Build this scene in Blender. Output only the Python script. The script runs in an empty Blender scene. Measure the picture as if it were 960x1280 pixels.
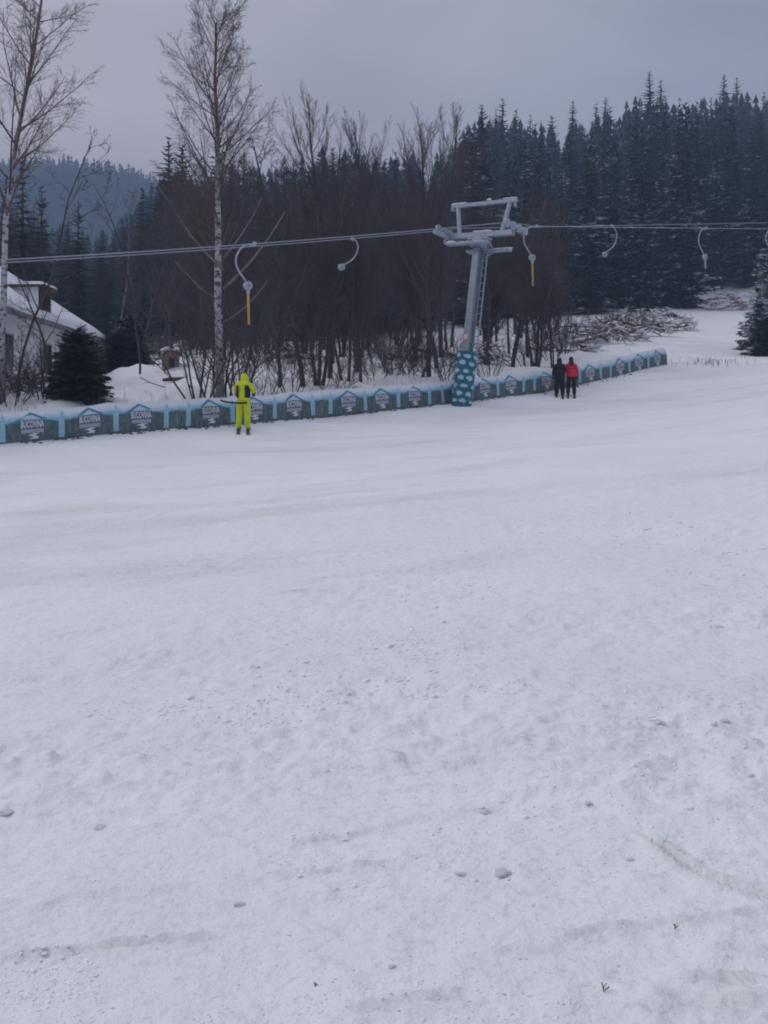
import bpy, bmesh, math, random
import numpy as np
from mathutils import Vector, Matrix

# ------------------------------------------------------------------ camera, sky, sun, exposure
SC = bpy.context.scene
COL = SC.collection
F, HZ, EYE = 1300.0, 540.0, 1.6          # focal length in photo pixels, horizon row, eye height
camd = bpy.data.cameras.new('camera'); cam = bpy.data.objects.new('camera', camd); COL.objects.link(cam)
camd.sensor_width = 36.0; camd.sensor_fit = 'AUTO'; camd.lens = F / 1280 * 36.0
camd.shift_y = -(640 - HZ) / 1280; camd.clip_end = 5000; camd.clip_start = 0.05
cam.location = (0, 0, EYE); cam.rotation_euler = (math.radians(90), 0, 0)
SC.camera = cam

SUN_EL, SUN_ROT = 14.0, -75.0            # low winter sun behind the cloud, to the left
world = bpy.data.worlds.new('World'); SC.world = world; world.use_nodes = True
wn = world.node_tree; wn.nodes.clear()
def N(nt, typ, **kw):
    n = nt.nodes.new(typ)
    for k, v in kw.items():
        if k == 'inputs':
            for a, b in v.items(): n.inputs[a].default_value = b
        else: setattr(n, k, v)
    return n
def L(nt, a, b): nt.links.new(a, b)
def M(nt, op, a, b=None, c=None, clamp=False):
    n = nt.nodes.new('ShaderNodeMath'); n.operation = op; n.use_clamp = clamp
    for i, v in enumerate((a, b, c)):
        if v is None: continue
        if isinstance(v, (int, float)): n.inputs[i].default_value = v
        else: nt.links.new(v, n.inputs[i])
    return n.outputs[0]
def MIX(nt, fac, a, b):
    n = nt.nodes.new('ShaderNodeMix'); n.data_type = 'RGBA'
    for s, v in ((n.inputs[0], fac), (n.inputs[6], a), (n.inputs[7], b)):
        if isinstance(v, (int, float)): s.default_value = v
        elif isinstance(v, tuple): s.default_value = (*v[:3], 1)
        else: nt.links.new(v, s)
    return n.outputs[2]
sky = N(wn, 'ShaderNodeTexSky', sky_type='NISHITA', sun_disc=False)
sky.sun_elevation = math.radians(SUN_EL); sky.sun_rotation = math.radians(SUN_ROT)
sky.air_density = 1.0; sky.dust_density = 2.0
bgs = N(wn, 'ShaderNodeBackground', inputs={'Strength': 0.05}); L(wn, sky.outputs[0], bgs.inputs[0])
# unbroken cloud: overcast luminance (1 + 2 sin elevation) / 3, soft cloud texture, a pinkish western rim
tc = N(wn, 'ShaderNodeTexCoord'); sep = N(wn, 'ShaderNodeSeparateXYZ'); L(wn, tc.outputs['Generated'], sep.inputs[0])
zz = M(wn, 'MAXIMUM', sep.outputs[2], 0.0)
lum = M(wn, 'MULTIPLY_ADD', zz, 0.65, 0.35)
mp = N(wn, 'ShaderNodeMapping', inputs={'Location': (7.9, 2.2, 3.3), 'Scale': (1.6, 1.6, 4.2), 'Rotation': (0.0, 0.35, 0.3)}); L(wn, tc.outputs['Generated'], mp.inputs[0])
nz = N(wn, 'ShaderNodeTexNoise', inputs={'Scale': 1.7, 'Detail': 5.0, 'Roughness': 0.5, 'Distortion': 0.5}); L(wn, mp.outputs[0], nz.inputs[0])
cl = M(wn, 'MULTIPLY_ADD', nz.outputs[0], 0.95, 0.52)
lum = M(wn, 'MULTIPLY', lum, cl)
west = M(wn, 'MULTIPLY_ADD', sep.outputs[0], -1.9, 0.45, clamp=True)
low = M(wn, 'SUBTRACT', 1.0, M(wn, 'MULTIPLY', zz, 1.7), clamp=True)
rim = M(wn, 'MULTIPLY', west, low)
tint = MIX(wn, rim, (0.895, 0.928, 1.10), (1.78, 1.50, 1.56))
vm = N(wn, 'ShaderNodeVectorMath', operation='SCALE'); L(wn, tint, vm.inputs[0]); L(wn, lum, vm.inputs['Scale'])
bgc = N(wn, 'ShaderNodeBackground', inputs={'Strength': 0.87}); L(wn, vm.outputs[0], bgc.inputs[0])
mxs = N(wn, 'ShaderNodeMixShader', inputs={0: 0.93}); L(wn, bgs.outputs[0], mxs.inputs[1]); L(wn, bgc.outputs[0], mxs.inputs[2])
wo = N(wn, 'ShaderNodeOutputWorld'); L(wn, mxs.outputs[0], wo.inputs[0])

sund = bpy.data.lights.new('sun', 'SUN'); sun = bpy.data.objects.new('sun', sund); COL.objects.link(sun)
sund.energy = 1.3; sund.angle = math.radians(40); sund.color = (1.0, 0.96, 0.92)
_el, _az = math.radians(38), math.radians(SUN_ROT)
_dir = Vector((math.sin(_az) * math.cos(_el), math.cos(_az) * math.cos(_el), math.sin(_el)))
sun.rotation_euler = _dir.to_track_quat('Z', 'Y').to_euler(); sun.location = (-60, 20, 60)
sky.sun_elevation = _el
SC.view_settings.view_transform = 'Standard'; SC.view_settings.look = 'None'
SC.view_settings.exposure = 0.12; SC.view_settings.gamma = 1.0
SC.render.engine = 'CYCLES'
SC.cycles.max_bounces = 5; SC.cycles.diffuse_bounces = 3; SC.cycles.volume_bounces = 0
SC.cycles.filter_width = 1.9

RNG = random.Random(7)
# ------------------------------------------------------------------ helpers
def px(x, y, Y):                                    # a direction of sight and a depth -> a place in the world
    return Vector(((x - 480) / F * Y, Y, EYE + (HZ - y) / F * Y))

def tag(o, label=None, cat=None, group=None, kind=None):
    if label: o['label'] = label
    if cat: o['category'] = cat
    if group: o['group'] = group
    if kind: o['kind'] = kind
    return o

def empty(name, loc=(0, 0, 0), rz=0.0):
    o = bpy.data.objects.new(name, None); COL.objects.link(o); o.location = loc
    o.rotation_euler = (0, 0, rz); o.empty_display_size = 0.2
    return o

class MB:
    def __init__(s): s.v = []; s.f = []; s.mi = []; s.cur = 0
    def add(s, vs, fs):
        b = len(s.v); s.v.extend(tuple(v) for v in vs)
        for f in fs: s.f.append(tuple(b + i for i in f)); s.mi.append(s.cur)
    def box(s, c, size, rot=None, taper=1.0):
        x, y, z = (a / 2 for a in size); c = Vector(c)
        vs = [Vector((a * x * (taper if k > 0 else 1), b * y * (taper if k > 0 else 1), k * z)) for k in (-1, 1) for a, b in ((-1, -1), (1, -1), (1, 1), (-1, 1))]
        if rot is not None: vs = [rot @ v for v in vs]
        s.add([v + c for v in vs], [(3, 2, 1, 0), (4, 5, 6, 7), (0, 1, 5, 4), (1, 2, 6, 5), (2, 3, 7, 6), (3, 0, 4, 7)])
    def bar(s, a, b, w, h=None, up=(0, 0, 1)):
        a, b = Vector(a), Vector(b); h = h or w
        d = (b - a).normalized(); u = Vector(up)
        if abs(d.dot(u)) > 0.98: u = Vector((1, 0, 0))
        x = d.cross(u).normalized(); y = x.cross(d).normalized()
        vs = [p + x * i * w / 2 + y * j * h / 2 for p in (a, b) for i, j in ((-1, -1), (1, -1), (1, 1), (-1, 1))]
        s.add(vs, [(3, 2, 1, 0), (4, 5, 6, 7), (0, 1, 5, 4), (1, 2, 6, 5), (2, 3, 7, 6), (3, 0, 4, 7)])
    def tube(s, pts, rad, n=6, cap=True):
        pts = [Vector(p) for p in pts]; m = len(pts)
        if isinstance(rad, (int, float)): rad = [rad] * m
        t0 = (pts[1] - pts[0]).normalized()
        u = t0.orthogonal().normalized(); b = len(s.v)
        for i, p in enumerate(pts):
            t = (pts[min(i + 1, m - 1)] - pts[max(i - 1, 0)]).normalized()
            u = (u - t * u.dot(t)); u = u.normalized() if u.length > 1e-6 else t.orthogonal().normalized()
            w = t.cross(u)
            for k in range(n):
                a = 2 * math.pi * k / n
                q = p + (u * math.cos(a) + w * math.sin(a)) * rad[i]; s.v.append((q.x, q.y, q.z))
        for i in range(m - 1):
            for k in range(n):
                k2 = (k + 1) % n
                s.f.append((b + i * n + k, b + i * n + k2, b + (i + 1) * n + k2, b + (i + 1) * n + k)); s.mi.append(s.cur)
        if cap and n > 3:
            s.f.append(tuple(b + k for k in reversed(range(n)))); s.mi.append(s.cur)
            s.f.append(tuple(b + (m - 1) * n + k for k in range(n))); s.mi.append(s.cur)
    def disc(s, c, axis, r, th, n=16):
        ax = Vector(axis).normalized(); s.tube([Vector(c) - ax * th / 2, Vector(c) + ax * th / 2], r, n)
    def blob(s, c, r, rng, sub=1, squash=(1, 1, 1), rough=0.25):
        bm = bmesh.new(); bmesh.ops.create_icosphere(bm, subdivisions=sub, radius=1)
        c = Vector(c); b = len(s.v)
        for v in bm.verts:
            k = r * (1 + rng.uniform(-rough, rough)); s.v.append((c.x + v.co.x * k * squash[0], c.y + v.co.y * k * squash[1], c.z + v.co.z * k * squash[2]))
        for f in bm.faces: s.f.append(tuple(b + v.index for v in f.verts)); s.mi.append(s.cur)
        bm.free()
    def mesh(s, name, mats, smooth=False):
        me = bpy.data.meshes.new(name); me.from_pydata(s.v, [], s.f)
        for m in (mats if isinstance(mats, (list, tuple)) else [mats]): me.materials.append(m)
        if any(s.mi): me.polygons.foreach_set('material_index', s.mi)
        if smooth: me.polygons.foreach_set('use_smooth', [True] * len(me.polygons))
        me.update(); return me
    def build(s, name, mats, parent=None, smooth=False):
        return link(name, s.mesh(name, mats, smooth), parent)
def link(name, me, parent=None, loc=None):
    o = bpy.data.objects.new(name, me); COL.objects.link(o)
    if parent: o.parent = parent
    if loc is not None: o.location = loc
    return o
def copy_tree(o, parent=None):
    c = o.copy(); COL.objects.link(c); c.parent = parent
    for ch in list(o.children): copy_tree(ch, c)
    return c

# numpy value noise
def vnoise(x, y, seed=0):
    xi = np.floor(x).astype(np.int64); yi = np.floor(y).astype(np.int64); xf = x - xi; yf = y - yi
    u = xf * xf * (3 - 2 * xf); v = yf * yf * (3 - 2 * yf)
    def h(a, b):
        n = (a * 374761393 + b * 668265263 + seed * 982451653) & 0xFFFFFFFF
        n = ((n ^ (n >> 13)) * 1274126177) & 0xFFFFFFFF
        return ((n ^ (n >> 16)) & 0xFFFF) / 65535.0
    return (h(xi, yi) * (1 - u) + h(xi + 1, yi) * u) * (1 - v) + (h(xi, yi + 1) * (1 - u) + h(xi + 1, yi + 1) * u) * v
def fbm(x, y, o=4, seed=0):
    r = 0.0; a = 0.5
    for i in range(o): r = r + a * (vnoise(x, y, seed + i) - 0.5); x = x * 2.03; y = y * 2.03; a *= 0.5
    return r

# ------------------------------------------------------------------ materials
def mat(name, col, rough=0.7, var=0.0, scale=8.0, bump=0.0, bscale=40.0, metal=0.0, col2=None, coord='Object', detail=4.0, spec=0.3):
    m = bpy.data.materials.new(name); m.use_nodes = True; nt = m.node_tree; p = nt.nodes['Principled BSDF']
    p.inputs['Roughness'].default_value = rough; p.inputs['Metallic'].default_value = metal
    p.inputs['Specular IOR Level'].default_value = spec
    t = N(nt, 'ShaderNodeTexCoord'); src = t.outputs[coord]
    if var or col2:
        n = N(nt, 'ShaderNodeTexNoise', inputs={'Scale': scale, 'Detail': detail, 'Roughness': 0.6}); L(nt, src, n.inputs[0])
        c2 = col2 or tuple(min(1, c * (1 + var)) for c in col); c1 = col if col2 else tuple(c * (1 - var) for c in col)
        r = N(nt, 'ShaderNodeMapRange', inputs={1: 0.3, 2: 0.7}); L(nt, n.outputs[0], r.inputs[0])
        L(nt, MIX(nt, r.outputs[0], c1, c2), p.inputs['Base Color'])
    else: p.inputs['Base Color'].default_value = (*col, 1)
    if bump:
        n = N(nt, 'ShaderNodeTexNoise', inputs={'Scale': bscale, 'Detail': 5.0}); L(nt, src, n.inputs[0])
        b = N(nt, 'ShaderNodeBump', inputs={'Strength': bump, 'Distance': 0.02}); L(nt, n.outputs[0], b.inputs['Height']); L(nt, b.outputs[0], p.inputs['Normal'])
    return m
SNOW = (0.80, 0.81, 0.86)
m_steel = mat('galvanised_steel', (0.27, 0.30, 0.36), 0.55, 0.18, 3.0, 0.15, 30, metal=0.35)
m_frost = mat('frosted_steel', (0.34, 0.38, 0.45), 0.8, 0.2, 9.0, 0.3, 40)
m_dark = mat('dark_rubber', (0.03, 0.03, 0.035), 0.6, 0.2, 20)
m_rope = mat('steel_rope', (0.30, 0.32, 0.37), 0.6, 0.2, 30)
m_pad = mat('teal_pad_vinyl', (0.03, 0.135, 0.20), 0.55, 0.22, 3.0, 0.25, 5)
m_dot = mat('pale_blue_print', (0.36, 0.55, 0.66), 0.6, 0.1, 6)
m_white = mat('white_plate', (0.75, 0.75, 0.78), 0.5, 0.05, 8)
m_red = mat('red_paint', (0.5, 0.06, 0.06), 0.5, 0.1)
m_yellow = mat('yellow_plastic', (0.50, 0.31, 0.06), 0.5, 0.15, 8)
m_hbox = mat('grey_plastic_case', (0.38, 0.41, 0.47), 0.55, 0.12, 12)
m_snowcap = mat('settled_snow', SNOW, 0.9, 0.05, 5, 0.5, 25)
m_birch = None

def bark_birch():
    m = bpy.data.materials.new('birch_bark'); m.use_nodes = True; nt = m.node_tree; p = nt.nodes['Principled BSDF']
    p.inputs['Roughness'].default_value = 0.85
    g = N(nt, 'ShaderNodeTexCoord')
    mpn = N(nt, 'ShaderNodeMapping', inputs={'Scale': (3.0, 3.0, 5.5)}); L(nt, g.outputs['Object'], mpn.inputs[0])
    n = N(nt, 'ShaderNodeTexNoise', inputs={'Scale': 1.6, 'Detail': 5.0, 'Roughness': 0.7}); L(nt, mpn.outputs[0], n.inputs[0])
    r = N(nt, 'ShaderNodeMapRange', inputs={1: 0.50, 2: 0.57}); L(nt, n.outputs[0], r.inputs[0])
    s = N(nt, 'ShaderNodeSeparateXYZ'); L(nt, g.outputs['Object'], s.inputs[0])
    up = N(nt, 'ShaderNodeMapRange', inputs={1: 6.5, 2: 10.0}); L(nt, s.outputs[2], up.inputs[0])
    dn = N(nt, 'ShaderNodeMapRange', inputs={1: 0.2, 2: 2.0, 3: 0.75, 4: 0.0}); L(nt, s.outputs[2], dn.inputs[0])
    c = MIX(nt, r.outputs[0], (0.46, 0.45, 0.47), (0.06, 0.05, 0.05))
    c = MIX(nt, up.outputs[0], c, (0.17, 0.10, 0.095))
    c = MIX(nt, dn.outputs[0], c, (0.10, 0.085, 0.085))
    L(nt, c, p.inputs['Base Color'])
    return m
m_birch = bark_birch()
m_twig = mat('birch_twigs', (0.12, 0.08, 0.078), 0.9, 0.3, 2)
m_alder = mat('alder_bark', (0.076, 0.065, 0.068), 0.95, 0.35, 1.5)
m_alder2 = mat('alder_twigs', (0.083, 0.068, 0.071), 0.95, 0.3, 0.8)
m_bark = mat('spruce_bark', (0.07, 0.05, 0.042), 0.95, 0.3, 3)
m_pale = mat('pale_wood_bark', (0.21, 0.185, 0.18), 0.9, 0.35, 3)
m_log = mat('cut_brushwood', (0.13, 0.08, 0.065), 0.95, 0.4, 2.5)

def needles(name, c1, c2, snow, sscale):
    m = bpy.data.materials.new(name); m.use_nodes = True; nt = m.node_tree; p = nt.nodes['Principled BSDF']
    p.inputs['Roughness'].default_value = 0.9; p.inputs['Specular IOR Level'].default_value = 0.1
    t = N(nt, 'ShaderNodeTexCoord'); oi = N(nt, 'ShaderNodeObjectInfo')
    n = N(nt, 'ShaderNodeTexNoise', inputs={'Scale': 0.9, 'Detail': 3.0}); L(nt, t.outputs['Object'], n.inputs[0])
    f = M(nt, 'MULTIPLY_ADD', oi.outputs['Random'], 0.5, M(nt, 'MULTIPLY_ADD', n.outputs[0], 1.6, -0.55), clamp=True)
    c = MIX(nt, f, c1, c2)
    if snow:
        v = N(nt, 'ShaderNodeVectorMath', operation='ADD'); L(nt, t.outputs['Object'], v.inputs[0])
        cx = N(nt, 'ShaderNodeCombineXYZ'); L(nt, M(nt, 'MULTIPLY', oi.outputs['Random'], 90.0), cx.inputs[0]); L(nt, cx.outputs[0], v.inputs[1])
        s1 = N(nt, 'ShaderNodeTexNoise', inputs={'Scale': sscale, 'Detail': 2.0}); L(nt, v.outputs[0], s1.inputs[0])
        s2 = N(nt, 'ShaderNodeTexNoise', inputs={'Scale': sscale * 0.16, 'Detail': 2.0}); L(nt, v.outputs[0], s2.inputs[0])
        k = M(nt, 'ADD', M(nt, 'MULTIPLY', s1.outputs[0], 0.55), M(nt, 'MULTIPLY', s2.outputs[0], 0.45))
        r = N(nt, 'ShaderNodeMapRange', inputs={1: snow, 2: snow + 0.06}); L(nt, k, r.inputs[0])
        c = MIX(nt, r.outputs[0], c, (0.47, 0.52, 0.60))
    L(nt, c, p.inputs['Base Color']); return m
m_needle = needles('spruce_needles', (0.022, 0.037, 0.056), (0.038, 0.057, 0.080), 0.60, 1.6)
m_needle_snow = needles('snow_dusted_needles', (0.026, 0.038, 0.050), (0.042, 0.056, 0.067), 0.545, 2.1)
m_needle_dark = needles('dark_needles', (0.022, 0.030, 0.026), (0.036, 0.046, 0.040), 0.66, 3.0)
m_needle_green = needles('green_needles_with_snow', (0.038, 0.048, 0.034), (0.065, 0.075, 0.05), 0.49, 3.6)
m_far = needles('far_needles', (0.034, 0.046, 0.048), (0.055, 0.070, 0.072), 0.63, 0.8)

# ------------------------------------------------------------------ ground
FT = Vector((0.703, 0.711)).normalized(); FN = Vector((FT.y, -FT.x)); F0 = Vector((-10.0, 27.0))   # fence line, downhill to uphill
fence_px = [(-70, 563), (0, 556), (75, 549), (145, 541), (208, 537), (300, 529), (391, 521), (456, 515), (537, 507), (577, 502), (638, 494), (700, 485), (760, 473), (832, 456)]
def fence_s(x):
    u = (x - 480) / F; return (-(F0.x) + F0.y * u) / (FT.x - FT.y * u)
fs_ = [fence_s(a) for a, b in fence_px]
fz_ = [EYE + (HZ - b) / F * (F0.y + FT.y * s) for (a, b), s in zip(fence_px, fs_)]
def fence_z(s): return float(np.interp(s, fs_, fz_))
ctl = []
for s, z in zip(fs_, fz_):
    p = F0 + FT * s; ctl.append((p.x, p.y, z))
    q = p - FN * 1.5; ctl.append((q.x, q.y, z + 0.25))
for x, y, Y in [(303, 539.5, 31.3), (577, 507, 39.2), (705, 497.5, 43.4), (430, 526, 35.0), (900, 452, 56), (960, 447, 58), (1040, 440, 62), (880, 425, 72), (890, 381, 104), (960, 438, 66), (1000, 380, 100), (1100, 420, 75),
                (180, 470, 43), (180, 457, 52), (170, 500, 34), (60, 492, 42), (0, 495, 36), (0, 480, 52), (450, 478, 43), (450, 440, 63), (450, 425, 76), (300, 450, 60), (750, 428, 64), (720, 452, 52), (800, 396, 92), (860, 385, 98), (620, 470, 46), (600, 445, 60)]:
    ctl.append(tuple(px(x, y, Y)))
ctl += [(0, 0, 0), (0, 4, .2), (6, 6, .75), (-6, 6, -.15), (0, 15, .75), (8, 18, 1.65), (-8, 16, .2), (15, 30, 3.1), (20, 44, 4.5), (30, 56, 6.2), (0, -12, -.7), (-12, -8, -1.2), (12, -8, .3), (-20, 20, .3), (-40, 35, 2), (-40, 60, 5),
        (0, 130, 19), (40, 130, 24), (80, 130, 26), (-40, 120, 14), (-80, 130, 14), (0, 220, 44), (60, 240, 60), (110, 250, 62), (-50, 220, 30), (-100, 250, 30), (0, 330, 45), (100, 340, 65), (-120, 340, 30), (60, 40, 6), (100, 80, 12), (-90, 20, 0), (-60, -60, -4), (60, -60, -1)]
C = np.array(ctl, float)
def _U(r2): return np.where(r2 > 1e-9, 0.5 * r2 * np.log(r2 + 1e-12), 0.0)
def _fit(C, lam=3.0):
    n = len(C); d2 = ((C[:, None, :2] - C[None, :, :2]) ** 2).sum(-1)
    A = np.zeros((n + 3, n + 3)); A[:n, :n] = _U(d2) + lam * np.eye(n); A[:n, n] = 1; A[:n, n + 1:] = C[:, :2]; A[n, :n] = 1; A[n + 1:, :n] = C[:, :2].T
    b = np.zeros(n + 3); b[:n] = C[:, 2]; return np.linalg.solve(A, b)
W = _fit(C)
def base_h(X, Y):
    X = np.asarray(X, float); Y = np.asarray(Y, float); sh = X.shape; X = X.ravel(); Y = Y.ravel(); out = np.empty_like(X)
    for i in range(0, len(X), 40000):
        a, b = X[i:i + 40000], Y[i:i + 40000]
        d2 = (a[:, None] - C[None, :, 0]) ** 2 + (b[:, None] - C[None, :, 1]) ** 2
        z = _U(d2) @ W[:-3] + W[-3] + W[-2] * a + W[-1] * b
        far = 22 + 112 * np.exp(-((a + 180) / 190) ** 2 - ((b - 580) / 130) ** 2)
        r = np.sqrt(a * a + b * b); w = np.clip((r - 270) / 120, 0, 1); w = w * w * (3 - 2 * w)
        wb = np.clip((-b - 30) / 60, 0, 1); z = z * (1 - wb) + (-5) * wb
        ws = np.clip((np.abs(a) - 110) / 80, 0, 1); z = z * (1 - ws) + np.clip(z, -8, 45) * ws
        out[i:i + 40000] = z * (1 - w) + far * w
    return out.reshape(sh)
def gz(x, y): return float(base_h(np.array([x]), np.array([y]))[0])
def hit(x, y):                                        # where a line of sight meets the ground
    a, Y = 1.0, None
    for i in range(4000):
        Y = a; P = px(x, y, Y)
        if P.z < gz(P.x, P.y): break
        a *= 1.01
    return px(x, y, Y)

# ski tracks and ruts on the piste: (picture points, depth of groove, half width)
track_px = [([(800, 1040), (840, 1075), (880, 1100), (940, 1120), (1010, 1140)], .05, .0205),
            ([(0, 1203), (90, 1196), (180, 1183), (300, 1172)], .022, .030), ([(20, 1152), (90, 1128), (150, 1122), (250, 1118)], .018, .05),
            ([(860, 1224), (905, 1227), (975, 1236)], .03, .02), ([(820, 1247), (900, 1258), (980, 1262)], .02, .035), ([(560, 1222), (640, 1198), (720, 1186)], .012, .03),
            ([(350, 1062), (430, 1050), (520, 1030), (640, 1010)], .02, .02), ([(340, 1098), (420, 1092), (500, 1086)], .02, .015), ([(690, 1178), (760, 1164), (880, 1150), (980, 1138)], .025, .03),
            ([(330, 742), (390, 738)], .03, .05), ([(60, 800), (140, 785)], .02, .06), ([(430, 1275), (520, 1262), (600, 1250)], .02, .04), ([(880, 1192), (980, 1186)], .015, .02),
            ([(0, 1008), (120, 990), (300, 960)], .012, .03), ([(560, 900), (760, 850), (980, 800)], .02, .08), ([(300, 900), (560, 830), (980, 720)], .02, .12), ([(0, 760), (300, 690), (700, 610), (960, 570)], .02, .15), ([(0, 640), (400, 585), (800, 530)], .025, .2)]
tracks = []
for pts, dep, hw in track_px:
    dep = dep * (1.15 if hw < .07 else .3); hw = hw * (.38 if pts[0][1] > 1000 and hw > .021 else .62 if hw < .07 else 1)
    q = [hit(*p) for p in pts]; tracks.append(([(a.x, a.y) for a in q], dep, hw))

STREAKS = {}
def detail_h(X, Y, streak_mask=None):
    r = np.sqrt(X * X + Y * Y)
    onp = 1.0                                        # everywhere, smaller far away
    d = 0.09 * fbm(X / 3.0, Y / 3.0, 3, 11) * np.clip(r / 8, .3, 1) + 0.05 * fbm(X / .7, Y / .7, 3, 21)
    crumb = np.clip(fbm(X / 1.6 + 5, Y / .9, 3, 31) * 2.6 + .35, 0, 1)
    near = np.clip((16 - r) / 10, 0, 1)
    d += near * (crumb * 0.058 + .010) * fbm(X / .11, Y / .085, 3, 41) * 1.3
    lump = np.clip(vnoise(X / .085, Y / .07, 51) - .72, 0, 1) * near * crumb
    d += lump * 0.08
    lump2 = np.clip(vnoise(X / .24, Y / .20, 53) - .72, 0, 1) * np.clip((30 - r) / 14, 0, 1) * (crumb + .15)
    d += lump2 * 0.08
    # groomed, slightly ribbed across the fall line
    d += 0.010 * fbm((X * .70 + Y * .71) / 2.5, (X * .71 - Y * .70) / .12, 2, 61) * np.clip((34 - r) / 20, 0, 1)
    for pts, dep, hw in tracks:
        P = np.array(pts); lo = P.min(0) - 1; hi = P.max(0) + 1
        k = (X > lo[0]) & (X < hi[0]) & (Y > lo[1]) & (Y < hi[1])
        if not k.any(): continue
        a, b = X[k], Y[k]; best = np.full(a.shape, 9.0); along = np.zeros(a.shape); nsg = len(pts) - 1
        for si, ((x0, y0), (x1, y1)) in enumerate(zip(pts[:-1], pts[1:])):
            dx, dy = x1 - x0, y1 - y0; t = np.clip(((a - x0) * dx + (b - y0) * dy) / (dx * dx + dy * dy), 0, 1)
            dd_ = np.hypot(a - x0 - t * dx, b - y0 - t * dy); along = np.where(dd_ < best, (si + t) / nsg, along); best = np.minimum(best, dd_)
        wob = (.25 + 1.5 * vnoise(a / .35, b / .35, 71)) * np.clip(np.sin(np.clip(along, 0, 1) * np.pi) * 2.2, 0, 1); best = best + hw * .5 * (vnoise(a / .05, b / .05, 73) - .5)
        if streak_mask is not None: streak_mask[k] = np.maximum(streak_mask[k], np.exp(-(best / (1.8 * hw + .012)) ** 2) * np.clip(wob, 0, 1) * (hw < .07))  # mask for the darker tone along each track
        d[k] += dep * wob * (-np.exp(-(best / hw) ** 2) + .55 * np.exp(-((best - 2.0 * hw) / (.8 * hw)) ** 2))
    # rough bank and hummocks behind the fence
    sx = (X - F0.x) * FN.x + (Y - F0.y) * FN.y
    back = np.clip((-sx - .3) / 3, 0, 1) * np.clip((120 - r) / 40, 0, 1) * (X < 14)
    d += back * (1.1 * fbm(X / 2.6, Y / 2.6, 4, 81) + .38 * fbm(X / .75, Y / .75, 3, 85))
    return d
def ground_z(x, y):
    a, b = np.array([float(x)]), np.array([float(y)]); return float((base_h(a, b) + detail_h(a, b))[0])

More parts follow.
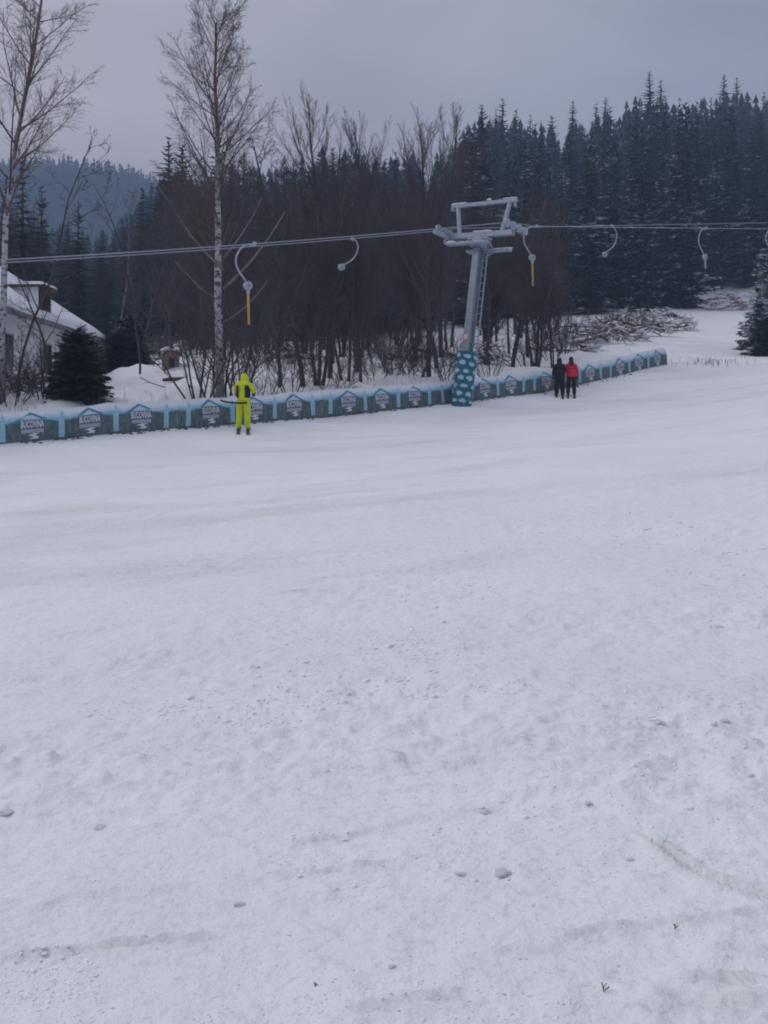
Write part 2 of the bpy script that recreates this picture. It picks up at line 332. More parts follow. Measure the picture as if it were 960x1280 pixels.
def make_ground():
    fine = np.radians(np.linspace(-25, 25, 470)); side = np.radians(np.linspace(25, 335, 62)[1:-1])
    ang = np.concatenate([fine, side])
    rr = [0.5]
    while rr[-1] < 850:
        r = rr[-1]; rr.append(r + max(0.02, r * (0.0058 if r < 30 else 0.012 if r < 110 else 0.035)) if r > 1.8 else r + .2)
    rr = np.array(rr); nA, nR = len(ang), len(rr)
    A, R = np.meshgrid(ang, rr); X = np.sin(A) * R; Y = np.cos(A) * R
    streaked = np.zeros_like(X); Z = base_h(X, Y) + detail_h(X, Y, streaked)
    v = np.stack([X, Y, Z], -1).reshape(-1, 3)
    v = np.vstack([v, [[0, 0, gz(0, 0)]]])
    i, j = np.meshgrid(np.arange(nR - 1), np.arange(nA), indexing='ij'); j2 = (j + 1) % nA
    q = np.stack([i * nA + j, (i + 1) * nA + j, (i + 1) * nA + j2, i * nA + j2], -1).reshape(-1, 4)
    c = len(v) - 1; t = np.stack([np.full(nA, c), np.arange(nA), (np.arange(nA) + 1) % nA], -1)
    me = bpy.data.meshes.new('snow_ground')
    nq, ntr = len(q), len(t)
    me.vertices.add(len(v)); me.vertices.foreach_set('co', v.ravel())
    me.loops.add(nq * 4 + ntr * 3); me.loops.foreach_set('vertex_index', np.concatenate([q.ravel(), t.ravel()]).astype(np.int32))
    me.polygons.add(nq + ntr)
    st = np.concatenate([np.arange(nq) * 4, nq * 4 + np.arange(ntr) * 3]).astype(np.int32)
    me.polygons.foreach_set('loop_start', st)
    me.update(calc_edges=True); me.validate()
    me.polygons.foreach_set('use_smooth', np.ones(nq + ntr, bool))
    # where the shade under dense trees is put into the snow colour
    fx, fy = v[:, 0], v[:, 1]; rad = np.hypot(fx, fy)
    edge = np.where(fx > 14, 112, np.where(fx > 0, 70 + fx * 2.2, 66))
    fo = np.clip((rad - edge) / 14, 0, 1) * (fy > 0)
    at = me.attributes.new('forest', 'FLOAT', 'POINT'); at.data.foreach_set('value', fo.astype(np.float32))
    at = me.attributes.new('streaked', 'FLOAT', 'POINT'); at.data.foreach_set('value', np.append(streaked.ravel(), 0).astype(np.float32))
    m = bpy.data.materials.new('piste_snow'); m.use_nodes = True; nt = m.node_tree; p = nt.nodes['Principled BSDF']
    p.inputs['Roughness'].default_value = 0.75; p.inputs['Specular IOR Level'].default_value = 0.25
    tcn = N(nt, 'ShaderNodeTexCoord'); o = tcn.outputs['Object']
    def noise(sc, det=4.0, ro=0.6, vec=o):
        n = N(nt, 'ShaderNodeTexNoise', inputs={'Scale': sc, 'Detail': det, 'Roughness': ro}); L(nt, vec, n.inputs[0]); return n.outputs[0]
    def rng_(v, a, b, lo=0.0, hi=1.0):
        n = N(nt, 'ShaderNodeMapRange', inputs={1: a, 2: b, 3: lo, 4: hi}); L(nt, v, n.inputs[0]); return n.outputs[0]
    st_ = N(nt, 'ShaderNodeMapping', inputs={'Rotation': (0, 0, math.radians(-45)), 'Scale': (0.35, 1.0, 1.0)}); L(nt, o, st_.inputs[0])
    c = MIX(nt, rng_(noise(0.35, 4), .3, .7), (0.765, 0.77, 0.785), (0.845, 0.85, 0.87))
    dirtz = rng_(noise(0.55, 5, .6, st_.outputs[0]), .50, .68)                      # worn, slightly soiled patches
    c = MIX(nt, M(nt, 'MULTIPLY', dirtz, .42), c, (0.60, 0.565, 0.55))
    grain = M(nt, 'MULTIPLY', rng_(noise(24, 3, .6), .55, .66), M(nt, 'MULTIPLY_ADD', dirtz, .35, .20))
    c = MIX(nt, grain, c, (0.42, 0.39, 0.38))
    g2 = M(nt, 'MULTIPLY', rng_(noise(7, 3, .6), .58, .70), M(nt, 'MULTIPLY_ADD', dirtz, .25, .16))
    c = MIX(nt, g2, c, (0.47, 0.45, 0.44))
    spk = M(nt, 'MULTIPLY', rng_(noise(55, 2), .69, .73), .55)
    c = MIX(nt, spk, c, (0.22, 0.18, 0.16))
    wa = N(nt, 'ShaderNodeAttribute', attribute_name='streaked')
    c = MIX(nt, M(nt, 'MULTIPLY', wa.outputs['Fac'], rng_(noise(11, 4, .6), .38, .62, 0.0, .42)), c, (0.52, 0.485, 0.465))  # darker brown-grey along the track grooves, broken up by noise
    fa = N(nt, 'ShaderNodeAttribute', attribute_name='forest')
    wood_shade = M(nt, 'MULTIPLY', fa.outputs['Fac'], rng_(noise(.5, 5, .7), .32, .46))
    c = MIX(nt, wood_shade, c, (0.055, 0.048, 0.045))  # patchy dark tone painted on the snow as shade of the wood
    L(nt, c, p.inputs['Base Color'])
    hgt = M(nt, 'ADD', M(nt, 'MULTIPLY', noise(9, 6, .65), 1.0), M(nt, 'MULTIPLY', noise(38, 4, .6), .35))
    b = N(nt, 'ShaderNodeBump', inputs={'Strength': .5, 'Distance': .05}); L(nt, hgt, b.inputs['Height']); L(nt, b.outputs[0], p.inputs['Normal'])
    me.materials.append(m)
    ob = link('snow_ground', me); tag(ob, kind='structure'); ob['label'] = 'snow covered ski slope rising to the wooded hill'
    return ob
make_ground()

# ------------------------------------------------------------------ lift: pylon, ropes, hangers
PB = px(577, 507, 39.2); PB.z = ground_z(PB.x, PB.y)
T3 = Vector((FT.x, FT.y, 0)); N3 = Vector((FN.x, FN.y, 0)); LEAN = math.radians(9.5)
UPV = (Vector((0, 0, 1)) * math.cos(LEAN) + T3 * math.sin(LEAN)).normalized(); FWD = N3.cross(UPV) * -1
FWD = (T3 * math.cos(LEAN) - Vector((0, 0, 1)) * math.sin(LEAN)).normalized()
def pl(n, t, h): return N3 * n + FWD * t + UPV * (h - .075 * n)       # pylon's own axes: across, along the rope, up the mast
pyl = empty('lift_pylon', PB); tag(pyl, 'leaning grey steel ski lift pylon with ladder and teal dotted padding', 'lift pylon')
HM = 6.25
b = MB(); w = .29
for t in (-.15, .15): b.bar(pl(0, t, -.5), pl(0, t, HM), w, .035, up=FWD)
b.bar(pl(0, 0, -.5), pl(0, 0, HM), .05, .27, up=FWD)
b.build('mast', m_steel, pyl)
lad = MB()
for n in (-.16, .16): lad.bar(pl(n, .36, 1.6), pl(n, .36, HM + .15), .035, .05)
lo = lad.build('ladder', m_frost, pyl)
k = 0; h = 1.85
while h < HM:
    r = MB(); r.bar(pl(-.16, .36, h), pl(.16, .36, h), .04, .045); r.build('rung', m_frost, lo); h += .3
for h in (2.3, 4.2, 5.9):
    for n in (-.12, .12): r = MB(); r.bar(pl(n, .15, h), pl(n, .36, h), .03); r.build('ladder_bracket', m_steel, pyl)
# padding, slightly bulged
pd = MB(); PR = .37; hs = [-.25, -.1, .3, .8, 1.3, 1.75, 2.0, 2.06]; rs = [PR, PR * 1.0, PR * 1.01, PR * .99, PR * 1.0, PR * .99, PR * .97, PR * .88]
b0 = 28
for i, (h, rr_) in enumerate(zip(hs, rs)):
    for k in range(b0):
        a = 2 * math.pi * k / b0; q = rr_ * (1 + .012 * math.sin(5 * a + i)); pd.v.append(tuple(pl(math.cos(a) * q, math.sin(a) * q, h)))
for i in range(len(hs) - 1):
    for k in range(b0): pd.f.append((i * b0 + k, i * b0 + (k + 1) % b0, (i + 1) * b0 + (k + 1) % b0, (i + 1) * b0 + k)); pd.mi.append(0)
pd.f.append(tuple((len(hs) - 1) * b0 + k for k in range(b0))); pd.mi.append(0)
pado = pd.build('padding', m_pad, pyl, True)
for row in range(7):
    for cidx in range(6):
        a0 = 2 * math.pi * (cidx + .5 * (row % 2)) / 6 + .25 + RNG.uniform(-.07, .07); h0 = .16 + row * .285 + RNG.uniform(-.02, .02); ow, oh, oq = RNG.uniform(.28, .40), RNG.uniform(.065, .095), RNG.uniform(0, 6)
        d = MB(); n = 14; vs = [pl(math.cos(a0) * (PR * 1.02 + .006), math.sin(a0) * (PR * 1.02 + .006), h0)]
        for rad_ in (.55, 1.0):
            for k in range(n):
                a = 2 * math.pi * k / n; wv_ = 1 + .10 * math.sin(3 * a + oq); aa = a0 + math.cos(a) * ow * rad_ * wv_; vs.append(pl(math.cos(aa) * (PR * 1.02 + .006), math.sin(aa) * (PR * 1.02 + .006), h0 + math.sin(a) * oh * rad_ * wv_))
        d.add(vs, [(0, 1 + k, 1 + (k + 1) % n) for k in range(n)] + [(1 + k, 1 + n + k, 1 + n + (k + 1) % n, 1 + (k + 1) % n) for k in range(n)])
        d.build('dot', m_dot, pado)
for h in (.08, 1.0, 1.98):
    st = MB()
    ring = [pl(math.cos(a) * PR * 1.015, math.sin(a) * PR * 1.015, h) for a in np.linspace(0, 2 * math.pi, 29)]
    st.tube(ring, .008, 4); st.build('strap', m_dark, pado)
# round plate on the mast, on the face towards the downhill side
sg = MB(); sg.disc(pl(-.02, -.178, 2.62), FWD, .13, .012, 20); so = sg.build('round_plate', m_white, pyl)
rg = MB(); rg.tube([pl(-.02 + .108 * math.cos(a), -.188, 2.62 + .108 * math.sin(a)) for a in np.linspace(0, 2 * math.pi, 21)], .014, 5); rg.bar(pl(-.05, -.187, 2.58), pl(.02, -.187, 2.66), .03, .01); rg.build('red_rim', m_red, so)
# head
AL = 1.62
b = MB(); b.bar(pl(-AL, 0, HM + .42), pl(AL, 0, HM + .42), .19, .20, up=UPV); b.build('crossarm', m_steel, pyl)
b = MB(); b.box(pl(0, 0, HM + .12), (.46, .40, .34), Matrix((N3, FWD, UPV)).transposed()); b.bar(pl(-.5, 0, HM + .26), pl(.5, 0, HM + .26), .3, .06, up=UPV); b.build('head_plate', m_frost, pyl)
for s in (-1, 1):
    g = MB(); g.bar(pl(s * 1.06, 0, HM + .5), pl(s * 1.30, 0, HM + 1.62), .12, .12, up=FWD); g.build('gallows_post', m_frost, pyl)
g = MB(); g.bar(pl(-1.62, 0, HM + 1.68), pl(1.62, 0, HM + 1.68), .13, .13, up=UPV); g.bar(pl(1.5, 0, HM + 1.68), pl(1.55, .05, HM + 1.45), .08); g.bar(pl(-1.55, 0, HM + 1.68), pl(-1.56, 0, HM + 1.5), .16); g.build('gallows_beam', m_frost, pyl)
for t, n0, n1, hh in ((-.42, -1.25, .75, -.02), (.42, -.9, 1.2, -.10)):
    c = MB(); c.bar(pl(n0, t, HM + hh), pl(n1, t, HM + hh), .26, .09, up=UPV); c.build('catwalk', m_frost, pyl)
def bracket(a, b_, w): br = MB(); br.bar(a, b_, w); br.build('bracket', m_steel, pyl)
bracket(pl(-.35, -.42, HM + .02), pl(-.35, 0, HM + .3), .07); bracket(pl(.35, .42, HM - .05), pl(.35, 0, HM + .3), .07)
bracket(pl(-.2, -.42, HM - .04), pl(-.2, .42, HM - .12), .08); bracket(pl(.2, -.42, HM - .04), pl(.2, .42, HM - .12), .08); bracket(pl(.55, .42, HM - .05), pl(.2, .2, HM - .45), .05)
br = MB(); br.tube([pl(-1.5, -.1, HM + .4), pl(-1.52, -.3, HM + .2), pl(-1.4, -.42, HM + .05), pl(-1.2, -.42, HM)], .06, 8); br.build('curved_bracket', m_steel, pyl)
b = MB(); b.bar(pl(-1.55, .1, HM + .36), pl(-1.55, -.95, HM + .36), .13, .13, up=UPV); b.build('stub_arm', m_frost, pyl)
for s in (-1, 1):
    a = MB(); a.bar(pl(s * 1.62, -.62, HM + .55), pl(s * 1.62, .62, HM + .55), .06, .12, up=UPV); a.bar(pl(s * 1.62, 0, HM + .42), pl(s * 1.62, 0, HM + .6), .1); ao = a.build('sheave_beam', m_steel, pyl)
    for t in (-.54, -.18, .18, .54):
        wv = MB(); wv.disc(pl(s * 1.72, t, HM + .62), N3, .155, .07, 18); wv.disc(pl(s * 1.72, t, HM + .62), N3, .06, .11, 10); wv.build('sheave', m_frost, ao)
def capsnow(a, b_, wd, th, n=9):
    sc_ = MB(); a, b_ = Vector(a), Vector(b_)
    for i in range(n):
        p = a.lerp(b_, (i + .5) / n); sc_.blob(p, wd * .52, RNG, 1, (1.15, 1.15, .7 * th / wd), .18)
    sc_.build('snow_cap', m_snowcap, pyl, True)
capsnow(pl(-1.6, 0, HM + 1.78), pl(-.9, 0, HM + 1.78), .17, .10, 6); capsnow(pl(1.0, 0, HM + 1.78), pl(1.6, 0, HM + 1.78), .16, .08, 5)
capsnow(pl(-.3, 0, HM + .56), pl(.5, 0, HM + .56), .24, .12, 6); capsnow(pl(-1.2, -.42, HM + .05), pl(-.95, -.42, HM + .05), .28, .2, 2); capsnow(pl(.5, .42, HM - .04), pl(1.2, .42, HM - .04), .3, .08, 5); capsnow(pl(-.8, -.42, HM + .04), pl(.7, -.42, HM + .04), .28, .06, 8)
capsnow(pl(-1.55, -.3, HM + .44), pl(-1.55, -.9, HM + .44), .12, .06, 4); capsnow(pl(.2, 0, HM + 1.8), pl(.32, 0, HM + 1.82), .13, .14, 2)

ROPE = {1: (np.polyfit([0, 150, 320, 480, 575], [325, 316, 304.5, 292.5, 283], 2), np.polyfit([640, 700, 800, 900, 960, 1200], [281.5, 283.5, 285, 285.5, 285.5, 286], 2)),
        -1: (np.polyfit([0, 150, 320, 480, 570], [328.5, 319.5, 307.5, 295.5, 286], 2), np.polyfit([575, 720, 840, 960, 1200], [286, 281.5, 281, 279, 274], 2))}
def rope_pt(side, t):                                 # t metres along the line from the pylon; heights as the rope hangs
    top = PB + pl(side * 1.72, 0, HM + .79); x, y = top.x + FT.x * t, top.y + FT.y * t
    def zz_(tt, fit):
        X, Y = top.x + FT.x * tt, top.y + FT.y * tt; return EYE + (HZ - np.polyval(fit, 480 + F * X / Y)) / F * Y
    f0, f1 = ROPE[side]; w = min(1, max(0, (t + 1.0) / 2.0))
    return Vector((x, y, zz_(t, f0) * (1 - w) + zz_(t, f1) * w))
for side, lab in ((1, 'grey steel haul rope on the piste side of the leaning pylon'), (-1, 'grey steel haul rope on the forest side of the leaning pylon')):
    r = MB(); r.tube([rope_pt(side, t) for t in np.linspace(-24, 46, 71)], .015, 6); o = r.build('haul_rope', m_rope); tag(o, lab, 'rope', 'haul ropes of the lift')

def rope_t_at(side, x):
    best = min(np.linspace(-22, 45, 1341), key=lambda t: abs(480 + F * rope_pt(side, t).x / rope_pt(side, t).y - x)); return float(best)
def hanger(side, x, curve, label, stick, up=True):
    p = rope_pt(side, rope_t_at(side, x)); root = empty('tow_hanger', p); tag(root, label, 'tow hanger', 'tow hangers on the lift rope')
    a = MB(); a.box((0, 0, 0), (.10, .10, .10)); a.bar((0, 0, -.03), (curve[0][0] * .4, curve[0][0] * .4 * FT.y, -.06), .05); a.build('rope_clamp', m_hbox, root)
    pts = [Vector((0, 0, 0))] + [Vector((c[0], c[0] * .35, c[1])) for c in curve]
    sm = []
    for i in range(len(pts) - 1):
        p0, p1, p2, p3 = pts[max(i - 1, 0)], pts[i], pts[i + 1], pts[min(i + 2, len(pts) - 1)]
        for u in (0, .25, .5, .75):
            sm.append(.5 * ((2 * p1) + (p2 - p0) * u + (2 * p0 - 5 * p1 + 4 * p2 - p3) * u * u + (3 * p1 - p0 - 3 * p2 + p3) * u ** 3))
    sm.append(pts[-1])
    t = MB(); t.tube(sm, .025, 8); t.build('hanger_arm', m_hbox, root, True)
    e = pts[-1]; dd = (pts[-1] - pts[-2]).normalized(); c = e + Vector((dd.x * .06, 0, -.10))
    d = MB(); d.disc(c, (.55, -.83, 0), .122, .13, 18); d.build('spring_drum', m_hbox, root, True)
    d = MB(); d.disc(c + Vector((.05, -.07, 0)), (.55, -.83, 0), .05, .05, 10); d.build('drum_hub', m_steel, root)
    if stick:
        s = MB(); s.tube([c + Vector((.01, 0, -.12)), c + Vector((.03, 0, -.12 - stick))], .036, 8); so_ = s.build('tow_stick', m_yellow if stick > .6 else m_hbox, root, True)
        s = MB(); s.tube([c + Vector((.008, 0, -.08)), c + Vector((.012, 0, -.22))], .05, 8); s.build('stick_socket', m_hbox, root)
UPC = [(-.30, -.08), (-.50, -.38), (-.48, -.72), (-.22, -1.12)]
RTC = [(.12, -.05), (.22, -.30), (.10, -.66), (-.18, -.90), (-.32, -.95)]
hanger(1, 318, UPC, 'curved grey tow hanger with yellow stick, above the skier in yellow', 1.0)
hanger(1, 671, UPC, 'curved grey tow hanger with yellow stick, next uphill of the pylon', .95)
hanger(1, 882, [(-.2, -.08), (-.36, -.4), (-.34, -.8), (-.08, -1.25)], 'curved grey tow hanger with short pale stick, in front of the snowy spruces', .45)
hanger(1, 968, UPC, 'tow hanger with yellow stick above the snow laden spruce at the run edge', .95)
hanger(-1, 440, RTC, 'empty returning tow hanger, on the downhill side of the pylon', 0)
hanger(-1, 764, [(.15, -.1), (.28, -.45), (.12, -.95), (-.3, -1.3)], 'empty returning tow hanger, on the uphill side of the pylon', 0)

# ------------------------------------------------------------------ banner fence
def banner_mat():
    m = bpy.data.materials.new('printed_banner'); m.use_nodes = True; nt = m.node_tree; p = nt.nodes['Principled BSDF']; p.inputs['Roughness'].default_value = .6
    uv = N(nt, 'ShaderNodeUVMap', uv_map='print'); s = N(nt, 'ShaderNodeSeparateXYZ'); L(nt, uv.outputs[0], s.inputs[0])
    def nz_(sc, det=3.0, vec=uv.outputs[0]):
        n = N(nt, 'ShaderNodeTexNoise', inputs={'Scale': sc, 'Detail': det}); L(nt, vec, n.inputs[0]); return n.outputs[0]
    v = s.outputs[1]
    bend = M(nt, 'PINGPONG', M(nt, 'SUBTRACT', s.outputs[0], .0), .8333)                 # 0 at pillars, .83 at signs
    lineh = M(nt, 'ADD', M(nt, 'MULTIPLY_ADD', bend, .13, .585), M(nt, 'MULTIPLY_ADD', nz_(5), .10, -.05))
    skyc = N(nt, 'ShaderNodeValToRGB'); e = skyc.color_ramp.elements
    e[0].position = .56; e[0].color = (.07, .28, .38, 1); e[1].position = 1.0; e[1].color = (.72, .74, .79, 1)
    for po, co in ((.64, (.17, .40, .54, 1)), (.72, (.34, .52, .66, 1)), (.80, (.56, .63, .73, 1)), (.88, (.70, .73, .79, 1))):
        x = e.new(po); x.color = co
    L(nt, M(nt, 'ADD', v, M(nt, 'MULTIPLY_ADD', nz_(2.2), .22, -.11)), skyc.inputs[0])
    tr = N(nt, 'ShaderNodeMapping', inputs={'Scale': (9, 2.2, 1)}); L(nt, uv.outputs[0], tr.inputs[0])
    fr = N(nt, 'ShaderNodeMapRange', inputs={1: .4, 2: .66}); L(nt, nz_(1.2, 4, tr.outputs[0]), fr.inputs[0])
    fc = MIX(nt, fr.outputs[0], (.045, .072, .084), (.105, .165, .172))
    gr = N(nt, 'ShaderNodeMapRange', inputs={1: .66, 2: .72}); L(nt, nz_(4.5), gr.inputs[0])
    fc = MIX(nt, M(nt, 'MULTIPLY', gr.outputs[0], M(nt, 'LESS_THAN', v, .34)), fc, (.13, .19, .07))
    f = N(nt, 'ShaderNodeMapRange', inputs={1: -.02, 2: .03}); L(nt, M(nt, 'SUBTRACT', v, lineh), f.inputs[0])
    c = MIX(nt, f.outputs[0], fc, skyc.outputs[0])
    cr = N(nt, 'ShaderNodeMapRange', inputs={1: .35, 2: .7, 3: .0, 4: .13}); L(nt, nz_(7), cr.inputs[0])
    c = MIX(nt, cr.outputs[0], c, (.45, .47, .5))
    L(nt, c, p.inputs['Base Color'])
    b = N(nt, 'ShaderNodeBump', inputs={'Strength': .35, 'Distance': .03}); L(nt, nz_(6), b.inputs['Height']); L(nt, b.outputs[0], p.inputs['Normal'])
    return m
m_banner = banner_mat()
m_pillar = mat('pillar_print', (.30, .52, .64), .6, .15, 14)
m_print_white = mat('white_print', (.66, .68, .74), .6, .06, 10)
m_print_board = mat('slate_print', (.10, .12, .16), .6, .2, 9)
m_print_roof = mat('blue_roof_print', (.07, .24, .36), .6, .15, 9)
m_print_peak = mat('peak_print', (.46, .60, .70), .6, .1, 9)
m_post = mat('fence_post_wood', (.16, .12, .10), .9, .3, 9)
FH = .90
def prof(v):                                           # height along the cloth -> (towards the back, up)
    if v < .60: return (.02 * v, v * .98)
    k = v - .60; return (.012 + k * .30 + k * k * .35, .588 + k * .97)
def fence_pt(s, v, off=0.0):
    pz = fence_z(s) - .02; q = F0 + FT * s; bk, up = prof(v)
    wob = .05 * math.sin(s * 1.9) + .028 * math.sin(s * 4.7 + 1) + .014 * math.sin(s * 9.3 + 5 * v); wob *= v
    sagt = -(.045 + .02 * math.sin(s * .9)) * abs(math.sin(s * math.pi / 1.667 + .2)) * max(0, v - .5) * 2
    bk = bk + wob
    q = q - FN * bk + FN * off
    return Vector((q.x, q.y, pz + up + sagt + off * .4))
def text_polys(body, size):
    cu = bpy.data.curves.new('lettering', 'FONT'); cu.body = body; cu.size = size; cu.align_x = 'CENTER'; cu.offset = size * .025; cu.resolution_u = 2
    to = bpy.data.objects.new('lettering', cu); me = to.to_mesh(); vs = [v.co.copy() for v in me.vertices]; fs = [tuple(p.vertices) for p in me.polygons]
    to.to_mesh_clear(); bpy.data.objects.remove(to); bpy.data.curves.remove(cu)
    return vs, fs
T1 = text_polys('BUCOVINA', .30); T2 = text_polys('|||||||||||||||||||', .10)
def flat(name, polys, off, m, root, s0, org):
    b_ = MB()
    for P in polys:
        vs = [fence_pt(s0 + u, v, off) - org for u, v in P]; b_.add(vs, [tuple(range(len(vs)))])
    return b_.build(name, m, root)
def grid_poly(u0, u1, v0, v1, nu=1, nv=6, sk=0.0):
    out = []
    for i in range(nu):
        for j in range(nv):
            a0, a1 = u0 + (u1 - u0) * i / nu, u0 + (u1 - u0) * (i + 1) / nu; c0, c1 = v0 + (v1 - v0) * j / nv, v0 + (v1 - v0) * (j + 1) / nv
            out.append([(a0, c0), (a1, c0), (a1, c1), (a0, c1)])
    return out
banner_labels = ['printed forest banner on the fence below the white house and dark young spruce', 'printed forest banner on the fence directly behind the skier in yellow', 'printed forest banner on the fence, first one downhill of the teal pylon padding',
                 'printed forest banner on the fence, its downhill end hidden by the pylon padding', 'printed forest banner on the fence behind the couple in black and red', 'printed forest banner at the uphill end of the fence by the brush piles']
UL = 5.77
for ui in range(6):
    s0 = .1 + UL * ui; a, e = s0 - .38, s0 + 5.0 + .385
    if ui == 5: e = fence_s(834)
    q = F0 + FT * ((a + e) / 2); org = Vector((q.x, q.y, fence_z((a + e) / 2)))
    root = empty('fence_banner', org); tag(root, banner_labels[ui], 'banner', 'printed banners along the lift track')
    vs, fs, uvs = [], [], []; ns = int((e - a) / .16); vl = [0, .15, .3, .45, .56, .62, .70, .78, .85, .90]
    for i in range(ns + 1):
        s = a + (e - a) * i / ns
        for v in vl: vs.append(tuple(fence_pt(s, v - (.12 if v == 0 else 0)) - org)); uvs.append((s - s0, v / FH))
    nv = len(vl)
    for i in range(ns):
        for j in range(nv - 1): fs.append((i * nv + j, (i + 1) * nv + j, (i + 1) * nv + j + 1, i * nv + j + 1))
    me = bpy.data.meshes.new('cloth'); me.from_pydata(vs, [], fs); me.materials.append(m_banner)
    ul = me.uv_layers.new(name='print')
    for l in me.loops: ul.data[l.index].uv = uvs[l.vertex_index]
    me.polygons.foreach_set('use_smooth', [True] * len(me.polygons)); me.update()
    cloth = link('cloth', me, root)
    r = MB(); r.tube([fence_pt(a + (e - a) * i / 40, .90) - org for i in range(41)], .012, 5); r.build('top_cord', m_white, root)
    for k in range(4):
        u = k * 1.6667
        if s0 + u + .15 > e: continue
        flat('pillar', grid_poly(u - .01, u + .085, .07, .76) + grid_poly(u - .085, u - .013, .07, .60) + [[(u + .0, .763), (u + .075, .763), (u + .037, .85)]], .006, m_pillar, cloth, s0, org)
        flat('pillar_foot', grid_poly(u - .17, u + .17, .02, .068, 2, 1), .006, m_post, cloth, s0, org)
    for k in range(3):
        u = .8333 + k * 1.6667
        if s0 + u + .35 > e: continue
        flat('sign_roof', [[(u - .66, .54), (u - .40, .565), (u - .20, .68), (u, .78), (u, .865), (u - .13, .80), (u - .30, .70)], [(u + .66, .54), (u + .30, .70), (u + .13, .80), (u, .865), (u, .78), (u + .20, .68), (u + .40, .565)]], .006, m_print_roof, cloth, s0, org)
        flat('sign_peak', [[(u - .24, .64), (u + .24, .64), (u + .12, .70), (u + .03, .785), (u - .03, .76), (u - .10, .71)]], .008, m_print_peak, cloth, s0, org)
        bo = flat('sign_board', grid_poly(u - .36, u + .36, .27, .62, 4, 4), .009, m_print_board, cloth, s0, org)
        b_ = MB(); w1 = max(v.x for v in T1[0]) or 1; h1 = max(v.y for v in T1[0])
        b_.add([fence_pt(s0 + u + v.x / w1 * .335, .405 + v.y / h1 * .20, .013) - org for v in T1[0]], T1[1])
        w2 = max(v.x for v in T2[0]); h2 = max(v.y for v in T2[0])
        b_.add([fence_pt(s0 + u + v.x / w2 * .31, .285 + v.y / h2 * .075, .013) - org for v in T2[0]], T2[1])
        b_.build('lettering', m_print_white, cloth)
        flat('sign_mark', [[(u - .16, .20), (u + .02, .25), (u + .20, .24), (u + .06, .19), (u + .18, .15), (u + .14, .09), (u - .10, .10), (u + .02, .15), (u - .04, .18)]], .009, m_print_white, cloth, s0, org)
    for k in range(5):
        s = a + .15 + k * (e - a - .3) / 4
        if s > e: continue
        g0 = fence_pt(s, 0) - FN.to_3d() * .10 - org; po = MB(); po.tube([g0 + Vector((0, 0, -.3)), g0 + Vector((-.02, .05, .55)), g0 + Vector((-.05, .12, .78))], .028, 6); po.build('post', m_post, root)

# soil crumbs and sticks strewn along the foot of the fence
b = MB()
for i in range(420):
    s = RNG.uniform(.5, 31); q = F0 + FT * s + FN * RNG.uniform(.0, .45) * RNG.random(); sz = RNG.uniform(.012, .045)
    z = max(ground_z(q.x, q.y), fence_z(s) - .05); b.blob((q.x, q.y, z + sz * .3), sz, RNG, 1, (1.5, 1.1, .6), .4)
o = b.build('soil_crumbs', mat('soil', (.12, .09, .075), .95, .4, 5)); tag(o, 'dark soil crumbs strewn along the foot of the fence', 'soil', kind='stuff')

# ------------------------------------------------------------------ spruces
def spruce_meshes(seed, H, R, whorls, per, bare=.025, fine=1, pw=.66, jit=.26):
    rng = random.Random(seed); t = MB(); t.tube([(0, 0, -.6), (rng.uniform(-.1, .1), 0, H * .5), (0, 0, H * .985)], [H * .014, H * .009, .015], 6)
    c = MB()
    for i in range(whorls):
        f = bare + (1 - bare) * (i + rng.uniform(-.25, .25)) / whorls; f = min(.992, max(bare, f)); h = H * f
        env = R * (.93 * (1 - f) ** pw + .03) * (1.0 if f > bare + .06 else .8)
        n = max(3, int(per * (.55 + .45 * (1 - f)) + rng.random()))
        a0 = rng.uniform(0, 6.28)
        for k in range(n):
            if rng.random() < .07: continue
            a = a0 + 6.283 * k / n + rng.uniform(-.3, .3); ln = max(.26, env * rng.uniform(.92 - jit, .92 + jit)); zb = h + rng.uniform(-.2, .2)
            d = Vector((math.cos(a), math.sin(a), 0)); sd = Vector((-d.y, d.x, 0)); drp = rng.uniform(.18, .5) * (1 - .6 * f)
            up = .35 if f > .85 else 0
            def P(u): return d * (ln * u) + Vector((0, 0, zb - drp * ln * (u - .35 * u * u) + up * ln * u))
            wd = max(.10, ln * rng.uniform(.20, .30)); m = 4 * fine + 1
            # drooping fans along the bough
            sp = [P(q / m) for q in range(m + 1)]
            for q in range(m):
                p0, p1 = sp[q], sp[q + 1]; uu = (q + .5) / m; ww = wd * (1.15 - .8 * uu) * rng.uniform(.7, 1.3); hang = ww * rng.uniform(.35, .9)
                for sg_ in (-1, 1):
                    tip = p1.lerp(p0, -.3) + sd * (sg_ * ww) + Vector((0, 0, -hang)); mid = p0 + sd * (sg_ * ww * .7) + Vector((0, 0, -hang * .7))
                    c.add([p0, mid, tip, p1], [(0, 1, 2, 3)] if sg_ > 0 else [(3, 2, 1, 0)])
                if rng.random() < .8: c.add([p0, p1, p0.lerp(p1, .6) + Vector((rng.uniform(-.1, .1), rng.uniform(-.1, .1), -hang * 1.25))], [(0, 1, 2)])
            e = sp[-1]; c.add([e - sd * wd * .2, e + sd * wd * .2, e + d * wd * .8 + Vector((0, 0, .03))], [(0, 1, 2)])
    return t, c
SPR = []
for i, (H, R, wh, per) in enumerate([(20, 2.5, 40, 8), (22, 2.2, 44, 8), (17, 2.4, 36, 8), (24, 2.7, 46, 9), (18, 1.9, 40, 8), (14, 2.1, 32, 8)]):
    t, c = spruce_meshes(100 + i, H, R, wh, per); SPR.append((t.mesh('trunk', m_bark), c.mesh('crown', m_needle), H))
